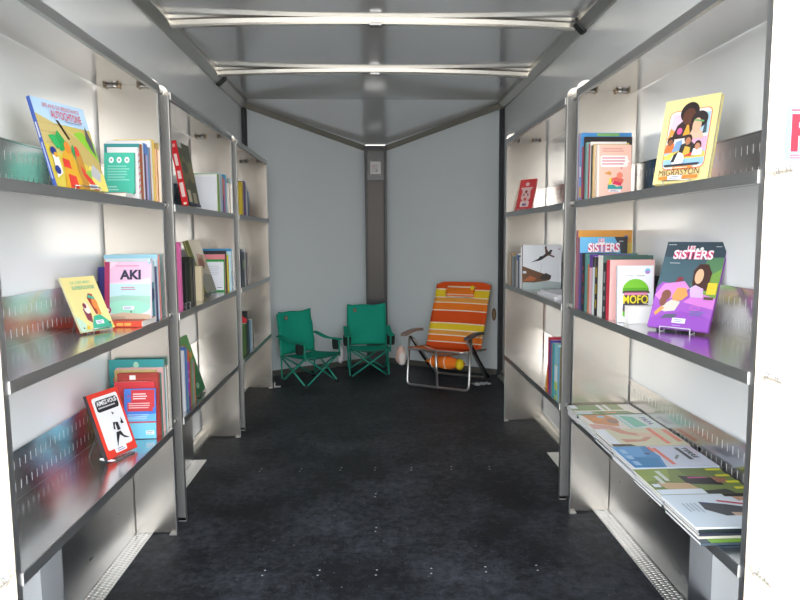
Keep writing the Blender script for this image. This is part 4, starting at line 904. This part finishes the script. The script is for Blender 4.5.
# ---------------------------------------------------------------- green folding chairs
GR = fabric('#1b9c82'); GRT = M('#1f9880', .4); GRD = M('#0e6a58', .5); CAPB = M('#15171a', .5); MESH = M('#16221f', .8)
def camp_chair(label, loc, rz, sc=1):
    r = thing('camping_chair', label, 'chair', loc, (0, 0, rz), 'green folding camping chairs')
    r.scale = (sc, sc, sc)
    W, fw, sh = .18, .165, .262
    feet = {'fl': (-fw, -.17, 0), 'fr': (fw, -.17, 0), 'bl': (-fw, .17, 0), 'br': (fw, .17, 0)}
    top = {'fl': (-W, -.19, sh), 'fr': (W, -.19, sh), 'bl': (-W, .17, sh-.03), 'br': (W, .17, sh-.03)}
    def off(p, d): return (p[0]+d[0], p[1]+d[1], p[2]+d[2])
    for a, b, d in (('fl', 'fr', (0,-.008,0)), ('fr', 'fl', (0,.008,0)), ('bl', 'br', (0,.008,0)), ('br', 'bl', (0,-.008,0)), ('fl', 'bl', (-.008,0,0)), ('bl', 'fl', (.008,0,0)), ('fr', 'br', (.008,0,0)), ('br', 'fr', (-.008,0,0))):
        mb = MB(); p0, p1 = off(feet[a], (d[0], d[1], .012)), off(top[b], d)
        mb.tube([p0, p1], .0075, GRT, 8); mb.build('leg', r)
    for k, p in feet.items():
        mb = MB(); mb.prism([(p[0]+.019*math.cos(q*PI/5), p[1]+.019*math.sin(q*PI/5)) for q in range(10)], .0005, .022, lambda u, v, w: (u, v, w), CAPB)
        mb.build('foot_cap', r, bevel=.004)
    for s in (-1, 1):
        mb = MB(); mb.tube([(s*W*1.0, .165, .03), (s*W, .175, .25), (s*W*.98, .225, .60)], .0075, GRT, 8); mb.build('back_pole', r)
        mb = MB(); mb.tube([(s*(W+.004), -.192, sh-.03), (s*(W+.008), -.185, .375)], .0075, GRT, 8); mb.build('arm_post', r)
        def arm(u, v, s=s):
            x = s*(W+.012)+(u-.5)*.055; y = -.21+v*.40; zz = .378+.03*v-.014*math.sin(PI*v)+.004*math.sin(9*v)
            return (x, y, zz), (0, 0, 1)
        mb = MB(); mb.sheet(arm, 4, 12, .006, lambda u, v: GR); ar = mb.build('armrest', r)
        mb = MB(); pts = []
        cx, cy = s*(W+.016), -.13
        n = 14; prof = [(.034, .376), (.036, .34), (.033, .30), (.028, .285)]
        for j in range(3):
            for i in range(n):
                a0, a1 = 2*PI*i/n, 2*PI*(i+1)/n
                (r0, z0), (r1, z1) = prof[j], prof[j+1]
                mb.face([(cx+r0*math.cos(a0), cy+r0*math.sin(a0), z0), (cx+r1*math.cos(a0), cy+r1*math.sin(a0), z1), (cx+r1*math.cos(a1), cy+r1*math.sin(a1), z1), (cx+r0*math.cos(a1), cy+r0*math.sin(a1), z0)], MESH, True)
        mb.face([(cx+.028*math.cos(2*PI*i/n), cy+.028*math.sin(2*PI*i/n), .285) for i in range(n)], MESH)
        mb.build('cup_holder', ar)
    def back(u, v):
        x = (u-.5)*2*W*1.0; sag = .035*(1-(2*u-1)**2)*(1-.5*v)
        zz = .235+v*.385; y = .165+.05*max(0, v)+sag+.007*math.sin(9*u+5*v)+.005*math.sin(17*v-6*u)
        if v > .97: zz -= .012*abs(math.sin(PI*u))+.004*math.sin(11*u)
        return (x, y, zz), (0, -1, .1)
    mb = MB(); mb.sheet(back, 14, 14, .006, lambda u, v: GR); bk = mb.build('backrest', r)
    mb = MB(); mb.face([(-.125,.188,.545), (-.095,.181,.545), (-.095,.187,.58), (-.125,.192,.58)], M('#5a4a40', .5)); mb.face([(-.119,.1855,.551), (-.101,.1795,.551), (-.101,.1845,.573), (-.119,.1895,.573)], M('#8d7a66', .5)); mb.build('emblem', bk)
    def seat(u, v):
        x = (u-.5)*2*W; sag = .04*(1-(2*u-1)**2)*(.4+.6*math.sin(PI*min(1, v*1.1)))
        zz = sh-.03*v-sag+.004*math.sin(8*u+4*v)
        return (x, -.205+v*.40, zz), (0, 0, 1)
    mb = MB(); mb.sheet(seat, 14, 12, .006, lambda u, v: GR); st = mb.build('seat', r)
    mb = MB(); mb.tube([(-W, -.207, sh+.001), (-W*.5, -.208, sh-.014), (0, -.209, sh-.019), (W*.5, -.208, sh-.014), (W, -.207, sh+.001)], .006, GRD, 6); mb.build('front_hem', st)
    return r
camp_chair('green folding camping chair on the left, turned toward the right', (-.535, 5.27, 0), math.radians(42), .95)
camp_chair('green folding camping chair in front of the black nose post', (-.045, 5.555, 0), math.radians(4), .97)

# ---------------------------------------------------------------- striped beach chair
ORS = {k: fabric(h) for k, h in dict(r='#df561f', o='#f48029', y='#f0d22f', a='#eba548', w='#efe2d0').items()}
def stripes(v):      # v = 0 bottom of the back, 1 top
    for a, k in ((.02,'r'),(.075,'r'),(.09,'w'),(.175,'o'),(.19,'w'),(.25,'a'),(.265,'w'),(.355,'y'),(.37,'w'),(.545,'r'),(.56,'w'),(.665,'o'),(.68,'w'),(.745,'a'),(.76,'w'),(.87,'y'),(.885,'w'),(1.01,'r')):
        if v < a: return ORS[k]
    return ORS['r']
r = thing('beach_chair', 'folding beach chair with orange, red and yellow striped fabric by the right nose wall', 'chair', (.503, 4.94, 0), (0, 0, math.radians(-30)))
hw = .268
def bar(name, pts, rad=.0105, m=ALU, parent=None):
    # rounded corners
    P = [Vector(p) for p in pts]; out = [P[0]]
    for a, b, c in zip(P, P[1:], P[2:]):
        d0 = (a-b); d1 = (c-b); k = min(.04, d0.length*.4, d1.length*.4)
        s0 = b+d0.normalized()*k; s1 = b+d1.normalized()*k
        for q in range(5):
            t = q/4; out.append(s0*(1-t)**2+b*2*t*(1-t)+s1*t*t)
    out.append(P[-1])
    mb = MB(); mb.tube([tuple(p) for p in out], rad, m, 10); return mb.build(name, parent or r)
bar('front_leg_frame', [(-hw, .05, .405), (-hw, -.0, .0115), (hw, -.0, .0115), (hw, .05, .405)])
bar('center_strut', [(0, -.022, .3), (0, -.0, .018)], .011)
bar('seat_frame', [(-hw+.02, .43, .27), (-hw+.02, -.04, .315), (hw-.02, -.04, .315), (hw-.02, .43, .27)])
bar('rear_leg_frame', [(-hw+.035, .05, .385), (-hw+.035, .50, .0115), (hw-.035, .50, .0115), (hw-.035, .05, .385)], .0095)
for s in (-1, 1):
    bar('brace', [(s*(hw-.012), .04, .40), (s*(hw-.012), .27, .20), (s*(hw-.012), .5, .02)], .009, M('#2a2624', .4, .4))
bar('back_frame', [(-hw+.03, .33, .26), (-hw+.03, .575, .80), (hw-.03, .575, .80), (hw-.03, .33, .26)], .0105)
def bfn(u, v):
    x = (u-.5)*2*(hw-.02); sag = .03*(1-(2*u-1)**2)*math.sin(PI*min(1, max(0, v)))**.7
    k = .335+.245*v; zz = .275+.54*v
    wob = .004*math.sin(11*v+3*u)
    cor = .022*max(0, (v-.94)/.06)*(abs(2*u-1)**6)
    return (x*(1-.06*(1 if v > .985 else 0)*abs(2*u-1)**4), k+sag*.9+wob-.014, zz-cor), (0, -.93, .37)
mb = MB(); mb.sheet(bfn, 14, 200, .008, lambda u, v: stripes(v)); bk = mb.build('backrest', r)
def hfn(u, v):
    return ((u-.5)*.25, .478+.05*v-.03*math.sin(PI*v), .69+.095*v), (0, -1, .3)
mb = MB(); mb.sheet(hfn, 10, 30, .02, lambda u, v: ORS['w'] if v < .06 or .84 < v < .92 or .2 < v < .26 else ORS['o']); mb.build('headrest', bk)
mb = MB(); mb.box(.095, .478, .745, .125, .492, .79, ORS['y']); mb.build('headrest_strap', bk)
def sfn(u, v):
    x = (u-.5)*2*(hw-.035); sag = .05*(1-(2*u-1)**2)*math.sin(PI*v)**.8
    return (x, -.045+v*.42, .322-.045*v-sag), (0, 0, 1)
mb = MB(); mb.sheet(sfn, 10, 40, .008, lambda u, v: stripes(.22-v*.2) if v > .1 else ORS['r']); st = mb.build('seat', r)
mb = MB(); mb.blob((.0, .14, .19), (.17, .045, .05), ORS['o'], 18, 10, lambda d: 1+.08*math.sin(9*d.x)+.05*math.cos(7*d.z))
mb.blob((.14, .13, .185), (.035, .047, .046), ORS['y'], 10, 8)
for x in (-.1, .02): mb.tube([(x+.004*math.sin(q), .14+.049*math.cos(q*PI/6), .19+.053*math.sin(q*PI/6)) for q in range(12)], .004, ORS['w'], 6, True)
mb.build('storage_pouch', r)
for s, c, nm in ((-1, '#8d7a72', 'dusty rose armrest'), (1, '#4a4a4c', 'dark grey armrest')):
    mb = MB(); n = 12; path = [(-.055+.34*i/n) for i in range(n+1)]
    prev = None
    for i in range(n):
        def sec(t):
            w_ = .026*(1-.25*t); y = -.055+.34*t; zz = .415+.012*math.sin(PI*t); x = s*(hw+.004)
            return [(x-w_, y, zz), (x+w_, y, zz), (x+w_*.8, y, zz+.022), (x-w_*.8, y, zz+.022)]
        a, b = sec(i/n), sec((i+1)/n)
        for q in range(4): mb.face([a[q], a[(q+1) % 4], b[(q+1) % 4], b[q]], M(c, .5), False)
        if i == 0: mb.face(a[::-1], M(c, .5))
        if i == n-1: mb.face(b, M(c, .5))
    o = mb.build('armrest', r); o['label'] = nm
mb = MB(); NETM = M('#d9b8a8', .8)
rn = random.Random(2)
mb.blob((-hw-.03, -.05, .255), (.042, .035, .075), NETM, 16, 12, lambda d: 1+.13*math.sin(11*d.x+4*d.z)*math.cos(9*d.y+3))
mb.blob((-hw-.012, -.062, .235), (.03, .03, .055), M('#e6dcd6', .8), 12, 10, lambda d: 1+.15*math.sin(13*d.x+6*d.z))
mb.tube([(-hw-.03, -.05, .32), (-hw-.01, -.02, .37), (-hw+.0, .0, .40)], .002, M('#e6dcd6', .8), 5)
o = mb.build('cup_holder', r); o['label'] = 'crumpled pale pink net cup holder'

# crumpled clear plastic on the floor, small pale net bag, white floor bracket
mb = MB()
def pfn(u, v):
    return ((u-.5)*.14, (v-.5)*.1, .012+.012*abs(math.sin(9*u+2)*math.cos(8*v))), (0, 0, 1)
mb.sheet(pfn, 14, 10, .0015, lambda u, v: M('#c9ccce', .25)); tag(mb.build('plastic_bag', None, (.88, 5.07, -.0105), (0, 0, .3)), 'crumpled pale plastic bag on the floor under the beach chair', 'bag')
mb = MB(); mb.blob((0, 0, .075), (.03, .03, .075), M('#d6cfd4', .8), 14, 12, lambda d: 1+.14*math.sin(12*d.x+5*d.z)*math.cos(8*d.y))
mb.tube([(0, 0, .145), (.01, .01, .2), (.025, .03, .26)], .002, M('#d6cfd4', .8), 5)
tag(mb.build('net_bag', None, (-.285, 5.40, .13)), 'small whitish net bag hanging from the arm of the right green chair', 'bag')
mb = MB(); mb.box(-.0, -.02, .0005, .05, .02, .004, M('#d6d6d4', .4)); mb.box(-.0, -.02, .004, .005, .02, .035, M('#d6d6d4', .4))
tag(mb.build('floor_bracket', None, (-.807, 5.10, 0)), 'small white angle bracket on the floor beside the far left shelf panel', 'bracket')
SKY, SUN, EXPO = 2.6, 1.7, 1.42
# ---------------------------------------------------------------- light and camera
w = bpy.data.worlds.new('World'); bpy.context.scene.world = w; w.use_nodes = True
nt = w.node_tree; bg = nt.nodes['Background']
tc = nt.nodes.new('ShaderNodeTexCoord'); sx_ = nt.nodes.new('ShaderNodeSeparateXYZ'); nt.links.new(tc.outputs['Generated'], sx_.inputs[0])
rp = nt.nodes.new('ShaderNodeValToRGB'); e = rp.color_ramp.elements
e[0].position = .0; e[0].color = (.95, .95, .94, 1); e[1].position = .85; e[1].color = (.2, .26, .34, 1)
q = e.new(.2); q.color = (.98, 1, 1, 1); q = e.new(.5); q.color = (.42, .48, .56, 1)
nt.links.new(sx_.outputs['Z'], rp.inputs['Fac']); nt.links.new(rp.outputs[0], bg.inputs['Color'])
bg.inputs['Strength'].default_value = SKY
sd = bpy.data.lights.new('sun', 'SUN'); sd.energy = SUN; sd.angle = math.radians(2); sd.color = (1, .93, .84)
so = bpy.data.objects.new('sun', sd); C.objects.link(so)
el, az = math.radians(80), math.radians(200)      # az: direction the light comes from, 180 = straight behind the camera
dirv = Vector((math.sin(az)*math.cos(el), math.cos(az)*math.cos(el), math.sin(el)))
so.rotation_euler = dirv.to_track_quat('Z', 'Y').to_euler(); so.location = (-2, -4, 8)

F, yaw, pit, rol = 634.83, .0429, -.1018, -.0065
cy, sy, cp, sp, cr, sr = math.cos(yaw), math.sin(yaw), math.cos(pit), math.sin(pit), math.cos(rol), math.sin(rol)
x1 = Vector((cy, -sy, 0)); z2 = Vector((-sp*sy, -sp*cy, cp)); f = Vector((cp*sy, cp*cy, sp))
R = x1*cr+z2*sr; U = z2*cr-x1*sr
cd = bpy.data.cameras.new('camera'); co = bpy.data.objects.new('camera', cd); C.objects.link(co)
cd.sensor_width = 36; cd.lens = F/800*36; cd.clip_start = .05
m = Matrix((R, U, -f)).transposed().to_4x4(); m.translation = (0, 0, 1.22); co.matrix_world = m
sc = bpy.context.scene; sc.camera = co
sc.view_settings.view_transform = 'Standard'; sc.view_settings.look = 'None'; sc.view_settings.gamma = 1; sc.view_settings.use_curve_mapping = False
sc.view_settings.exposure = EXPO
